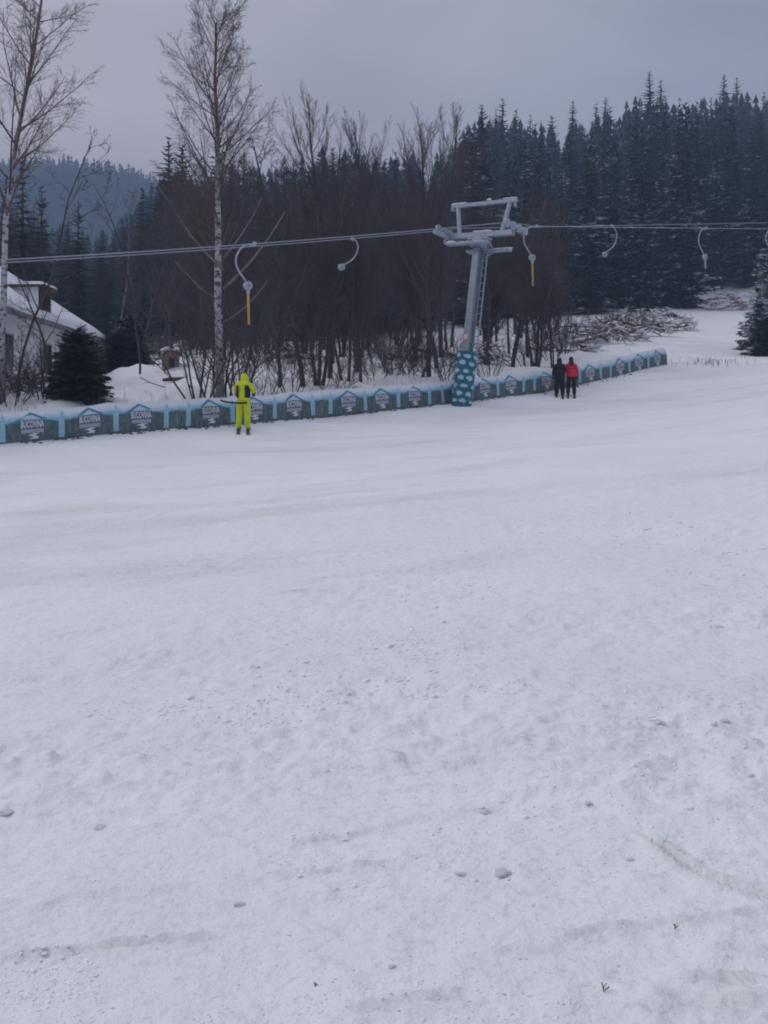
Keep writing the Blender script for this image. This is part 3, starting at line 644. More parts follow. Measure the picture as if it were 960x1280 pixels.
def put_spruce(vi, x, y, sc, rz, label, group, m=None, name='spruce_tree', dz=0.0, sxy=1.0):
    tm, cm, H = SPR[vi]; e = empty(name, (x, y, gz(x, y) + dz), rz); e.scale = (sc * sxy, sc * sxy, sc)
    tag(e, label, 'tree', group); link('trunk', tm, e); c = link('crown', cm, e)
    if m: c.material_slots[0].link = 'OBJECT'; c.material_slots[0].material = m
    return e
def sx_(X, Y): return 480 + F * X / Y
rng = random.Random(21)
pts = []
def far_ok(X, Y, dmin):
    return all((X - a) ** 2 + (Y - b) ** 2 > dmin * dmin for a, b in pts)
def on_run(X, Y):                                     # the cleared ski run climbing to the right
    return Y < 112 and X > 21 + (Y - 60) * .22 or (Y < 100 and X > 30)
cand = []
for it in range(9000):
    Y = 84 + 190 * rng.random() ** 1.1; X = rng.uniform(-.46, .46) * Y
    if on_run(X, Y) or (X > 8 and Y < 96): continue
    d = 3.4 if Y < 130 else 4.4
    if far_ok(X, Y, d): pts.append((X, Y)); cand.append((X, Y))
cand.sort(key=lambda p: p[1])
def want_top(x):                                      # height of the tree line in the picture, per column
    return float(np.interp(x, [0, 50, 110, 145, 178, 200, 215, 250, 300, 360, 420, 480, 560, 600, 650, 700, 760, 800, 860, 930, 960], [255, 270, 290, 280, 240, 205, 178, 200, 190, 205, 178, 200, 190, 135, 140, 165, 140, 120, 130, 115, 130]))
n_ind = 0; rest = []
for X, Y in cand:
    x = sx_(X, Y); base = gz(X, Y); zt = EYE + (HZ - want_top(x)) / F * Y
    H = min(27, rng.uniform(15, 23)); mx = zt - base + rng.uniform(-3.5, 1.0)
    if mx < 7: continue
    H = min(H, mx); vi = rng.randrange(6); sc = H / SPR[vi][2]
    inview = -30 < x < 990
    if inview and n_ind < 290:
        if Y < 118 and X > 6: lab, grp, m = 'snow dusted dark spruce at the foot of the hill behind the brush piles', 'snow dusted spruces at the foot of the hill', m_needle_snow
        elif X < -8:
            if x < 90: lab = 'dark spruce in the wood right behind the white house'
            elif x < 250: lab = 'dark spruce in the wood seen between the house and the birch'
            elif x < 330: lab = 'dark spruce in the wood directly behind the birch crown'
            else: lab = 'dark spruce in the wood behind the thick bare trees uphill of the birch'
            grp, m = 'spruces: ' + lab, m_needle_dark
        else:
            lab = 'dark bluish spruce on the hillside behind the pylon head' if x < 640 else 'dark bluish spruce on the hillside above the brush piles' if x < 830 else 'dark bluish spruce on the hillside above the top of the run'
            grp, m = 'spruces: ' + lab, m_needle
        put_spruce(vi, X, Y, sc, rng.uniform(0, 6.28), lab, grp, m, sxy=rng.uniform(.9, 1.2)); n_ind += 1
    else: rest.append((X, Y, H))
EXTRA_FOOT = [(x, Y) for x, Y in ((650, 100), (668, 104), (700, 101), (715, 103), (733, 100), (752, 104), (768, 101), (786, 103), (805, 104), (822, 102), (838, 106), (852, 104), (868, 112), (884, 116), (902, 118), (920, 116), (940, 119), (635, 97), (955, 118), (970, 116))]
for x, Y in EXTRA_FOOT:
    X = (x - 480) / F * Y; put_spruce(5, X, Y, rng.uniform(.28, .6), rng.uniform(0, 6), 'low young spruce at the forest edge, filling the gaps under the taller spruces', 'young spruces along the forest edge', rng.choice((m_needle_dark, m_needle_snow)), 'young_spruce', -.3, 1.5)
# taller tops that stand out of the tree line
for x, y, Y, vi in [(812, 88, 190, 3), (826, 98, 196, 1), (905, 92, 215, 3), (921, 95, 222, 1), (955, 115, 215, 0), (628, 122, 180, 0), (602, 128, 170, 4), (716, 124, 185, 1), (757, 120, 195, 4), (690, 143, 180, 2), (745, 128, 190, 0), (211, 168, 112, 0), (228, 178, 116, 2), (271, 168, 110, 4), (645, 135, 178, 1), (866, 135, 210, 0), (842, 128, 205, 2), (880, 120, 218, 4), (935, 118, 220, 2), (780, 140, 190, 4)]:
    P = px(x, y, Y); H = P.z - gz(P.x, P.y); put_spruce(vi, P.x, Y, H / SPR[vi][2], rng.uniform(0, 6), 'tall spruce whose pointed top rises above the tree line of the wood', 'spruces topping the tree line', m_needle if x > 400 else m_needle_dark, sxy=1.5)
# the wood beyond what can be picked apart: one mass
def low_spruce(mb, X, Y, z, H, rng):
    R = H * rng.uniform(.10, .15); n = 9
    for i in range(n):
        f = .1 + .9 * i / n; h0 = z + H * f; r = R * (1 - f) ** .7 + .08; k = 7; a0 = rng.uniform(0, 6.28)
        for j in range(k):
            a = a0 + 6.283 * j / k; rr_ = r * rng.uniform(.7, 1.25); q = 6.283 / k * .42
            mb.add([(X, Y, h0 + H * .09), (X + math.cos(a - q) * rr_, Y + math.sin(a - q) * rr_, h0 - rr_ * .5), (X + math.cos(a) * rr_ * 1.2, Y + math.sin(a) * rr_ * 1.2, h0 - rr_ * .25), (X + math.cos(a + q) * rr_, Y + math.sin(a + q) * rr_, h0 - rr_ * .5)], [(0, 1, 2), (0, 2, 3)])
b = MB()
for X, Y, H in rest: low_spruce(b, X, Y, gz(X, Y), H, rng)
o = b.build('hillside_wood', m_needle); tag(o, 'dense dark spruce wood covering the upper hillside', 'wood', kind='stuff')
b = MB()
for i in range(3400):
    Y = rng.uniform(400, 640); x = rng.uniform(-60, 420); X = (x - 480) / F * Y
    low_spruce(b, X, Y, gz(X, Y), rng.uniform(13, 21), rng)
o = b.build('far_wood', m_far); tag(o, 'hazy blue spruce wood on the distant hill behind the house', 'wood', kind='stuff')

# young and single conifers near the fence and the run
t, c = spruce_meshes(301, 2.9, 1.05, 34, 15, .02, 2, .28, .5); SPR.append((t.mesh('trunk', m_bark), c.mesh('crown', m_needle_dark), 2.9))
t, c = spruce_meshes(302, 5.2, 1.6, 34, 13, .04, 2, .55, .4); SPR.append((t.mesh('trunk', m_bark), c.mesh('crown', m_needle_green), 5.2))
P = px(97, 500, 33.5); put_spruce(6, P.x, P.y, .86, 1.0, 'bushy dark young spruce in front of the white house', 'young conifers', m_needle_dark, 'young_spruce', -.15, 1.0)
P = px(109, 500, 34.2); put_spruce(6, P.x, P.y, .70, 2.0, 'small dark spruce leaning against the bushy one by the house', 'young conifers', m_needle_dark, 'young_spruce', -.1)
P = px(84, 500, 33.8); put_spruce(6, P.x, P.y, .72, 4.2, 'small ragged dark spruce on the wall side of the bushy one by the house', 'young conifers', m_needle_dark, 'young_spruce', -.1, .8)
P = px(162, 452, 53); put_spruce(6, P.x, P.y, .95, 2.0, 'low dark bluish spruce with snow tufts beyond the house corner', 'young conifers', m_needle_snow, 'young_spruce', -.2, 1.3)
P = px(148, 452, 52); put_spruce(6, P.x, P.y, .7, 3.0, 'lower spruce touching the house corner at the yard end', 'young conifers', m_needle_dark, 'young_spruce', -.2, 1.3)
for x, Y, vi, sc, lab, m in [(949, 60.5, 7, .80, 'green spruce with snow on its boughs at the right edge of the run', m_needle_green), (968, 61.5, 7, .95, 'taller green spruce behind the snowy one at the right edge of the run', m_needle_green), (962, 59.5, 6, .8, 'low dark spruce at the foot of the green spruces by the run', m_needle_dark), (990, 63, 7, 1.1, 'spruce standing deepest in the clump beside the run', m_needle_green)]:
    X = (x - 480) / F * Y; put_spruce(vi, X, Y, sc, x, lab, 'conifers at the edge of the run', m, 'young_spruce', -.15)
X = (962 - 480) / F * 66; put_spruce(7, X, 66, 1.25, 1.7, 'white frosted spruce top rising behind the clump beside the run', 'conifers at the edge of the run', needles('frosted_needles', (.05, .06, .05), (.1, .11, .1), .47, 3.0), 'young_spruce', -.2)
for x, y, Y, vi, lab in [(28, 192, 62, 2, 'dark spruce rising behind the ridge of the white house'), (98, 248, 75, 5, 'dark pointed spruce between the house and the distant hill'), (52, 228, 70, 5, 'narrow dark spruce next to the taller one behind the house roof'), (8, 215, 66, 4, 'dark spruce behind the leaning birch at the house')]:
    P = px(x, y, Y); H = P.z - gz(P.x, P.y); put_spruce(vi, P.x, Y, H / SPR[vi][2], x, lab, 'dark spruces by the house', m_needle_dark)

# ------------------------------------------------------------------ bare trees
def branch(mb, p, d, ln, r0, lv, P, rng):
    seg = P['seg'][min(lv, len(P['seg']) - 1)]; pts = [p.copy()]; dirs = []; q = p.copy(); dd = d.normalized()
    wob = P['wob'] * (1 + .4 * lv); up = P['up'][min(lv, len(P['up']) - 1)]
    for i in range(seg):
        dd = (dd + Vector((rng.gauss(0, wob), rng.gauss(0, wob), rng.gauss(0, wob) + up))).normalized(); q = q + dd * (ln / seg); pts.append(q.copy()); dirs.append(dd.copy())
    rmin = P['rmin']; rad = [max(rmin, r0 * (1 - .78 * i / seg)) for i in range(seg + 1)]
    mb[0 if lv == 0 else 1].tube(pts, rad, (8, 5, 4, 3, 3)[min(lv, 4)], cap=lv == 0)
    if lv >= P['levels']: return
    n = P['num'][lv]; st_ = P['start'][min(lv, len(P['start']) - 1)]
    for k in range(n):
        u = st_ + (1 - st_) * ((k + rng.random()) / n) ** P.get('pow', 1.0); f = u * seg; i = min(seg - 1, int(f)); bp = pts[i].lerp(pts[i + 1], f - i)
        ax = dirs[i]; o = ax.orthogonal().normalized(); o.rotate(Matrix.Rotation(rng.uniform(0, 6.283), 3, ax)); ang = math.radians(rng.gauss(P['ang'][min(lv, len(P['ang']) - 1)], 9))
        nd = ax * math.cos(ang) + o * math.sin(ang); taper = 1 - .62 * ((u - st_) / (1 - st_)) ** 1.2
        branch(mb, bp, nd, ln * P['len'][lv] * taper * rng.uniform(.65, 1.2), max(rmin, rad[i] * P['rr']), lv + 1, P, rng)
def tree_meshes(seed, H, r, P, lean=(0, 0), tm=None, cm=None, stems=1, spread=.25):
    rng = random.Random(seed); mb = (MB(), MB())
    for s in range(stems):
        if stems == 1: d = Vector((lean[0], lean[1], 1)); p = Vector((0, 0, -.4)); hh = H
        else:
            a = 6.283 * s / stems + rng.uniform(-.4, .4); d = Vector((math.cos(a) * spread * rng.uniform(.4, 1.3) + lean[0], math.sin(a) * spread * rng.uniform(.4, 1.3) + lean[1], 1)); p = Vector((math.cos(a) * .15, math.sin(a) * .15, -.4)); hh = H * rng.uniform(.65, 1.05)
        branch(mb, p, d, hh + .4, r * (1 if stems == 1 else rng.uniform(.6, 1)), 0, P, rng)
    k = H / max(v[2] for v in mb[0].v + mb[1].v)
    for q in mb: q.v = [(a * k, b_ * k, c_ * k) for a, b_, c_ in q.v]
    return mb[0].mesh('trunk', tm or m_alder, True), mb[1].mesh('crown', cm or m_alder2)
ALD = dict(seg=(9, 6, 4, 3), wob=.085, up=(.03, .07, .05, .03), levels=3, num=(30, 8, 6), start=(.22, .15, .1), ang=(52, 45, 45), len=(.33, .42, .5), rr=.5, rmin=.0068)
VASE = dict(seg=(8, 7, 5, 3), wob=.045, up=(.03, .11, .10, .08), levels=3, num=(24, 11, 8), start=(.30, .18, .1), ang=(30, 26, 30), len=(.52, .40, .5), rr=.5, rmin=.0058)
SHR = dict(seg=(7, 5, 3), wob=.08, up=(.04, .08, .05), levels=2, num=(11, 6), start=(.2, .15), ang=(38, 40), len=(.36, .5), rr=.5, rmin=.006)
ALDS = [(*tree_meshes(400 + i, H, r, P, ln, stems=stn, spread=.16), H) for i, (H, r, P, ln, stn) in enumerate([(12, .14, ALD, (.05, 0), 1), (11, .13, ALD, (-.06, .03), 1), (13, .15, VASE, (.02, 0), 1), (10.5, .11, ALD, (0, 0), 3), (12.5, .14, VASE, (-.04, 0), 1), (9, .10, VASE, (.08, 0), 2)])]
SHRS = [(*tree_meshes(450 + i, H, r, SHR, stems=stn, spread=spd), H) for i, (H, r, stn, spd) in enumerate([(4.5, .05, 6, .45), (3.2, .035, 7, .6), (2.0, .022, 8, .8), (5.5, .06, 5, .4)])]
def put_bare(lib, vi, X, Y, sc, rz, label, group, name, cat='tree', dz=0.0, m=None):
    tm, cm, H = lib[vi]; e = empty(name, (X, Y, ground_z(X, Y) + dz), rz); e.scale = (sc,) * 3; tag(e, label, cat, group)
    for n_, me in (('trunk', tm), ('crown', cm)):
        o = link(n_, me, e)
        if m: o.material_slots[0].link = 'OBJECT'; o.material_slots[0].material = m
    return e
# two broad bare crowns that stand above the thicket
P = px(412, 485, 44.5); put_bare(ALDS, 2, P.x, P.y, .92, .4, 'thick dark bare tree with fan shaped crown, downhill of the pylon nearer the birch', 'bare trees', 'bare_tree')
P = px(446, 480, 47); put_bare(ALDS, 4, P.x, P.y, .97, 2.4, 'bare tree whose tall fan of twigs tops the alder thicket', 'bare trees', 'bare_tree')
P = px(536, 478, 46); put_bare(ALDS, 4, P.x, P.y, .98, .2, 'bare tree with wide crown and leaning trunk just beside the pylon', 'bare trees', 'bare_tree')
P = px(552, 470, 51); put_bare(ALDS, 2, P.x, P.y, 1.0, 3.6, 'bare tree with wide upright crown close behind the pylon', 'bare trees', 'bare_tree')
def alder_label(x, Y):
    w = 'downhill of the birch, at the yard end' if x < 262 else 'between the birch and the thick dark tree' if x < 400 else 'between the thick dark tree and the pylon' if x < 560 else 'uphill of the pylon, behind the couple'
    lab = ('slim bare alder at the thicket front ' if Y < 60 else 'slim bare alder deep in the thicket ') + w
    return lab, 'thicket: ' + lab
rng = random.Random(5); done = []
for it in range(2000):
    Y = rng.uniform(47, 84); x = rng.uniform(170, 690); X = (x - 480) / F * Y
    if any((X - a) ** 2 + (Y - b_) ** 2 < 3.6 for a, b_ in done) or len(done) >= 78: continue
    if x < 235 and Y < 66: continue
    if x > 610 and Y < 54: continue
    done.append((X, Y)); tops = float(np.interp(x, [170, 250, 400, 520, 600, 690], [225, 205, 195, 195, 215, 290])) + rng.uniform(-5, 100)
    vi = rng.choice([0, 0, 1, 1, 3, 3, 5, 2]); H = EYE + (HZ - tops) / F * Y - gz(X, Y); H = min(max(H, 5), 15)
    put_bare(ALDS, vi, X, Y, H / ALDS[vi][2], rng.uniform(0, 6.28), *alder_label(x, Y), 'alder_tree')
# trees whose stems show against the snow just behind the fence
for x, Y, vi, sc, rz, lab in [(380, 41, 1, .85, 1.0, 'dark bare alder close to the fence, downhill of the thick dark tree'), (398, 41.5, 3, .9, 2.0, 'dark clump of bare alder stems close to the fence'), (432, 43, 5, .9, 3.0, 'thin forked bare alder uphill of the thick dark tree'), (452, 43.5, 5, .8, 5.0, 'thin bare sapling leaning beside the forked alder'), (350, 41, 0, .7, .5, 'slim bare alder uphill of the birch'), (668, 49.5, 3, .8, 1.4, 'bare alder clump at the fence behind the couple'), (690, 50, 5, .55, 2.0, 'small bare alder beside the couple'), (640, 50, 1, .85, 4.0, 'bare alder with dark twigs between pylon and couple'), (660, 56, 0, .8, 2.2, 'brownish bare alder behind the couple and the fence'), (610, 52, 3, .9, 2.7, 'bare alder directly uphill of the pylon')]:
    X = (x - 480) / F * Y; put_bare(ALDS, vi, X, Y, sc, rz, lab, 'bare alders by the fence', 'alder_tree')
rng = random.Random(9)
shr_spots = [(248, 36.4, 0, .95), (300, 36.8, 0, .9), (268, 37.6, 3, 1.0), (325, 38, 1, .8), (285, 39, 3, 1.0), (365, 39.5, 1, .8), (420, 41, 2, 1), (470, 44, 2, 1), (490, 46, 1, .8), (505, 45, 2, 1.2), (520, 46, 1, .9), (560, 44, 1, .8), (545, 45, 2, 1), (610, 44.5, 1, .7), (480, 50, 1, 1), (450, 52, 1, 1.1), (510, 53, 0, .8), (395, 50, 1, 1), (350, 50, 1, 1.1), (320, 47, 1, 1), (660, 50, 1, .8), (690, 54, 1, .9), (705, 56, 0, .7), (730, 60, 1, .8), (680, 60, 1, 1), (765, 66, 1, .9), (785, 72, 2, 1.3), (14, 33, 1, .8), (52, 34, 1, .8), (34, 36, 2, 1)]
for i, (x, Y, vi, sc) in enumerate(shr_spots):
    X = (x - 480) / F * Y
    lab = 'leafless many stemmed shrub around the foot of the birch' if 235 < x < 345 else 'leafless shrub in front of the white house wall' if x < 100 else 'leafless shrub on the snow between fence and thicket' if x < 600 else 'leafless shrub among the brush piles uphill of the pylon'
    put_bare(SHRS, vi, X, Y, sc, i * 1.7, lab, 'shrubs: ' + lab, 'bare_shrub', 'shrub')

# the birch behind the skier
BIR = dict(seg=(14, 8, 5, 3), wob=.028, up=(.0, .055, .02, -.04), levels=3, num=(66, 14, 8), start=(.34, .12, .1), ang=(42, 36, 38), len=(.28, .40, .5), rr=.34, rmin=.0042, pow=.85)
def single_tree(name, label, P0, H, r, Pm, seed, lean, tm, cm, extra=()):
    e = empty(name, P0); tag(e, label, 'tree'); rng_ = random.Random(seed); mb = (MB(), MB()); boughs = []
    branch(mb, Vector((0, 0, -.4)), Vector((lean[0], lean[1], 1)), H + .4, r, 0, Pm, rng_)
    for z, dx, dz, rad_ in extra:
        p0 = Vector((lean[0] * z, 0, z)); p3 = p0 + Vector((dx, -.2, dz)); mid = p0.lerp(p3, .5) + Vector((0, 0, -.12 * abs(dx)))
        pts_ = [p0, p0.lerp(mid, .5) + Vector((0, 0, -.05)), mid, mid.lerp(p3, .5) + Vector((.03, 0, -.03)), p3]; bo_ = MB(); bo_.tube(pts_, [rad_ * 1.2, rad_, rad_ * .85, rad_ * .6, .014], 6); boughs.append(bo_)
        for k in range(7):
            u = .35 + .09 * k; a = pts_[int(u * 4)].lerp(pts_[min(4, int(u * 4) + 1)], u * 4 - int(u * 4)); branch(mb, a, Vector((dx * .3 + rng_.uniform(-.6, .6), rng_.uniform(-.7, .7), .7)), .9 * rng_.uniform(.6, 1.3), .01, 2, Pm, rng_)
    k = (H + .3) / max(v[2] for v in mb[0].v + mb[1].v)
    for q in (*mb, *boughs): q.v = [(a * (k ** .5), b_ * (k ** .5), c_ * k) for a, b_, c_ in q.v]
    for q in boughs: q.build('bough', m_pale, e, True)
    t_ = mb[0].build('trunk', tm, e, True); c_ = mb[1].build('crown', cm, e); return e
P = px(275, 498, 37.0); P.z = ground_z(P.x, P.y); Ht = EYE + (HZ + 14) / F * 37 - P.z
single_tree('birch_tree', 'tall white barked birch with thin leafless crown behind the skier in yellow', P, Ht, .175, BIR, 11, (.028, 0), m_birch, m_twig,
            [(4.2, 2.3, 2.9, .045), (4.9, -2.4, 3.2, .04), (2.9, 1.7, 1.6, .035), (5.4, 1.4, 2.2, .035), (3.7, -1.7, 1.5, .03)])
# the birch at the left, spreading wide boughs
BIR2 = dict(seg=(12, 9, 6, 4), wob=.035, up=(.0, .035, .03, .0), levels=3, num=(34, 13, 8), start=(.36, .15, .1), ang=(54, 38, 36), len=(.30, .40, .48), rr=.42, rmin=.0045, pow=.9)
P = px(2, 498, 33.5); P.z = ground_z(P.x, P.y)
single_tree('birch_tree', 'white barked birch with wide spreading leafless boughs beside the house', P, 15.5, .14, BIR2, 4, (-.02, 0), m_birch, m_twig)
for x, Y, H, lab, m in [(24, 34.5, 8.4, 'thin grey sapling in front of the house gable', m_alder), (139, 58, 9.5, 'thin pale bare stem standing alone beyond the house corner', m_pale), (175, 45, 8.0, 'slender pale bare tree arching beside the birch over the yard', m_alder), (68, 36, 5.0, 'bare sapling in front of the house windows', m_alder)]:
    X = (x - 480) / F * Y; PM = dict(ALD); PM['num'] = (14, 5, 3); PM['start'] = (.35, .2, .1); PM['rmin'] = .006
    single_tree('sapling', lab, Vector((X, Y, ground_z(X, Y))), H, .055, PM, int(x), (.03, 0), m, m_alder2)

# ------------------------------------------------------------------ the house at the left
m_wall = mat('white_render', (.80, .80, .82), .9, .12, 1.2, .2, 20); m_brown = mat('brown_boards', (.11, .075, .06), .9, .3, 6); m_glass = mat('window_glass', (.03, .035, .045), .15, .2, 2, spec=.5)
m_fr = mat('window_frame_paint', (.40, .38, .38), .6, .1); m_soff = mat('soffit_boards', (.30, .29, .31), .9, .2, 6)
house = empty('white_house', (-16.8, 45, 2.6)); tag(house, 'white house with snow covered hipped roof and small dormer behind the bare shrubs', 'house')
def hv(x, y, z): return Vector((x + 16.8, y - 45, z - 2.6))
WX, EX, Y0, Y1, EZ, RX, RZ = -14.65, -14.05, 28.0, 51.6, 6.35, -18.6, 9.75
b = MB(); b.add([hv(WX, Y0, 1.0), hv(WX, Y1, 1.0), hv(-22.5, Y1, 1.0), hv(-22.5, Y0, 1.0), hv(WX, Y0, EZ - .05), hv(WX, Y1, EZ - .05), hv(-22.5, Y1, EZ - .05), hv(-22.5, Y0, EZ - .05)], [(0, 1, 5, 4), (1, 2, 6, 5), (2, 3, 7, 6), (3, 0, 4, 7), (4, 5, 6, 7)]); b.build('wall', m_wall, house)
YE, YF = Y1 + .7, Y0 - .7; RY1, RY0 = 47.6, 32.0; EB = -23.1
def roof(dz, out, nm, m):
    b_ = MB(); A = [hv(EX + out, YE + out, EZ + dz), hv(EB - out, YE + out, EZ + dz), hv(EB - out, YF - out, EZ + dz), hv(EX + out, YF - out, EZ + dz)]; R = [hv(RX, RY1, RZ + dz), hv(RX, RY0, RZ + dz)]
    D = [v - Vector((0, 0, .14)) for v in A]; b_.add(A + R + D, [(3, 0, 4, 5), (0, 1, 4), (1, 2, 5, 4), (2, 3, 5), (9, 6, 0, 3), (6, 7, 1, 0), (7, 8, 2, 1), (8, 9, 3, 2), (9, 8, 7, 6)]); return b_.build(nm, m, house)
ro = roof(.0, 0, 'roof', m_soff)
# snow lying on the roof, lumpy
b = MB(); nu, nvv = 46, 10
for i in range(nu + 1):
    for j in range(nvv + 1):
        v = j / nvv; ya = YF - .04 + (YE - YF + .08) * i / nu; yb = RY0 + (RY1 - RY0) * i / nu; x = EX + .05 + (RX - EX - .05) * v; y = ya + (yb - ya) * v
        th = .13 + .10 * float(fbm(np.array([y / 1.1]), np.array([v * 4.0]), 3, 91)[0]) + (-.06 if j == 0 else 0); b.v.append(tuple(hv(x, y, EZ + (RZ - EZ) * v + th)))
for i in range(nu):
    for j in range(nvv): q = i * (nvv + 1) + j; b.f.append((q, q + nvv + 1, q + nvv + 2, q + 1)); b.mi.append(0)
# the snow's edge down to the eave and over the hip
for i in range(nu): q = i * (nvv + 1); p0, p1 = Vector(b.v[q]), Vector(b.v[q + nvv + 1]); k = len(b.v); b.v += [tuple(p0 - Vector((0, 0, .16))), tuple(p1 - Vector((0, 0, .16)))]; b.f.append((q, k, k + 1, q + nvv + 1)); b.mi.append(0)
b.add([hv(EX, YE + .04, EZ + .12), hv(EB, YE + .04, EZ + .12), hv(RX, RY1, RZ + .13)], [(0, 1, 2)])
b.build('roof_snow', m_snowcap, ro, True)
def win(y, z, w_, h_, x=WX):
    f = MB(); f.box(hv(x + .03, y, z), (.10, w_ + .16, h_ + .16)); fo = f.build('window', m_fr, house)
    for s in (-1, 1): g = MB(); g.box(hv(x + .06, y + s * w_ * .25, z), (.06, w_ * .5 - .05, h_)); g.build('pane', m_glass, fo)
    g = MB(); g.box(hv(x + .07, y, z - h_ / 2 - .1), (.2, w_ + .3, .05)); g.build('sill', m_soff, fo)
for y in (32.5, 36.0, 40.3, 45.0, 49.0): win(y, 4.75, 1.15, 1.25)
zr = lambda x: EZ + (RZ - EZ) * (EX - x) / (EX - RX)
DY0, DY1, DX0, DX1 = 43.3, 44.7, -14.35, -15.75; DT = zr(DX1) + .02
do = empty('dormer'); do.parent = house
dm = MB(); dm.add([hv(DX0, DY0, zr(DX0)), hv(DX0, DY0, DT), hv(DX1, DY0, DT)], [(0, 1, 2)]); dm.build('dormer_cheek', m_wall, do)
dm = MB(); dm.add([hv(DX0, DY1, zr(DX0)), hv(DX0, DY1, DT), hv(DX1, DY1, DT)], [(2, 1, 0)]); dm.build('dormer_cheek', m_wall, do)
b = MB(); b.box(hv(DX0, (DY0 + DY1) / 2, (zr(DX0) + DT) / 2), (.08, DY1 - DY0, DT - zr(DX0))); b.build('dormer_front', m_brown, do)
b = MB(); b.box(hv((DX0 + DX1) / 2, (DY0 + DY1) / 2, DT + .05), (1.95, DY1 - DY0 + .5, .07)); b.build('dormer_roof', m_brown, do)
b = MB(); b.box(hv((DX0 + DX1) / 2, (DY0 + DY1) / 2, DT + .15), (1.9, DY1 - DY0 + .46, .13), None, .93); b.build('dormer_snow', m_snowcap, do)
b = MB(); b.box(hv(DX0 + .05, (DY0 + DY1) / 2, DT - .55), (.06, .8, .6)); b.build('dormer_window', m_glass, do)
b = MB(); b.bar(hv(EX - .03, YF, EZ - .09), hv(EX - .03, YE, EZ - .09), .05, .16); b.build('eave_board', m_soff, house)
b = MB(); b.box(hv(-14.2, 51.3, 4.75), (.7, .6, 1.6)); b.build('corner_post', m_brown, house)

# dog kennel in the yard, log and sticks
P = px(213, 453, 46); P.z = ground_z(P.x, P.y); kn = empty('dog_kennel', P, .35); tag(kn, 'small wooden dog kennel with snowy roof and arched opening in the yard', 'kennel')
m_kw = mat('kennel_boards', (.22, .15, .12), .9, .3, 7)
b = MB(); w_, d_, h_ = .66, .8, .55; b.add([(-w_ / 2, -d_ / 2, -.15), (w_ / 2, -d_ / 2, -.15), (w_ / 2, -d_ / 2, h_), (0, -d_ / 2, h_ + .28), (-w_ / 2, -d_ / 2, h_), (-w_ / 2, d_ / 2, -.15), (w_ / 2, d_ / 2, -.15), (w_ / 2, d_ / 2, h_), (0, d_ / 2, h_ + .28), (-w_ / 2, d_ / 2, h_)], [(0, 1, 2, 3, 4), (9, 8, 7, 6, 5), (1, 6, 7, 2), (5, 0, 4, 9)]); b.build('wall', m_kw, kn)
for s in (-1, 1):
    b = MB(); rot = Matrix.Rotation(s * math.radians(40), 3, 'Y'); b.box((s * .22, 0, h_ + .125), (.56, d_ + .2, .04), rot); b.build('roof', m_brown, kn)
    b = MB(); rng2 = random.Random(s)
    for k in range(4): b.blob((s * .2, -.36 + .24 * k, h_ + .22), .17, rng2, 1, (1.3, 1.1, .6), .12)
    b.build('roof_snow', m_snowcap, kn, True)
b = MB(); n = 10; vs = [(-.14, -d_ / 2 - .006, -.02), (.14, -d_ / 2 - .006, -.02)] + [(.14 * math.cos(a), -d_ / 2 - .006, .25 + .14 * math.sin(a)) for a in np.linspace(0, math.pi, n)]; b.add(vs, [tuple(range(len(vs)))]); b.build('doorway', m_dark, kn)
P = px(218, 473, 42.5); P.z = ground_z(P.x, P.y); b = MB(); b.tube([(-.48, 0, .06), (-.1, .05, .09), (.45, 0, .13)], [.07, .085, .06], 8); o = b.build('fallen_log', m_log); o.location = P; tag(o, 'short dark fallen log lying on the snow of the yard', 'log')
P = px(190, 484, 39.5); P.z = ground_z(P.x, P.y); b = MB(); b.tube([(-.45, 0, .4), (0, 0, .18), (.55, -.2, .02)], [.015, .02, .02], 5); b.tube([(-.05, 0, .2), (-.3, .1, .22)], .012, 5); o = b.build('fallen_branch', m_log); o.location = P; tag(o, 'thin forked dead branch propped in the yard snow', 'branch')

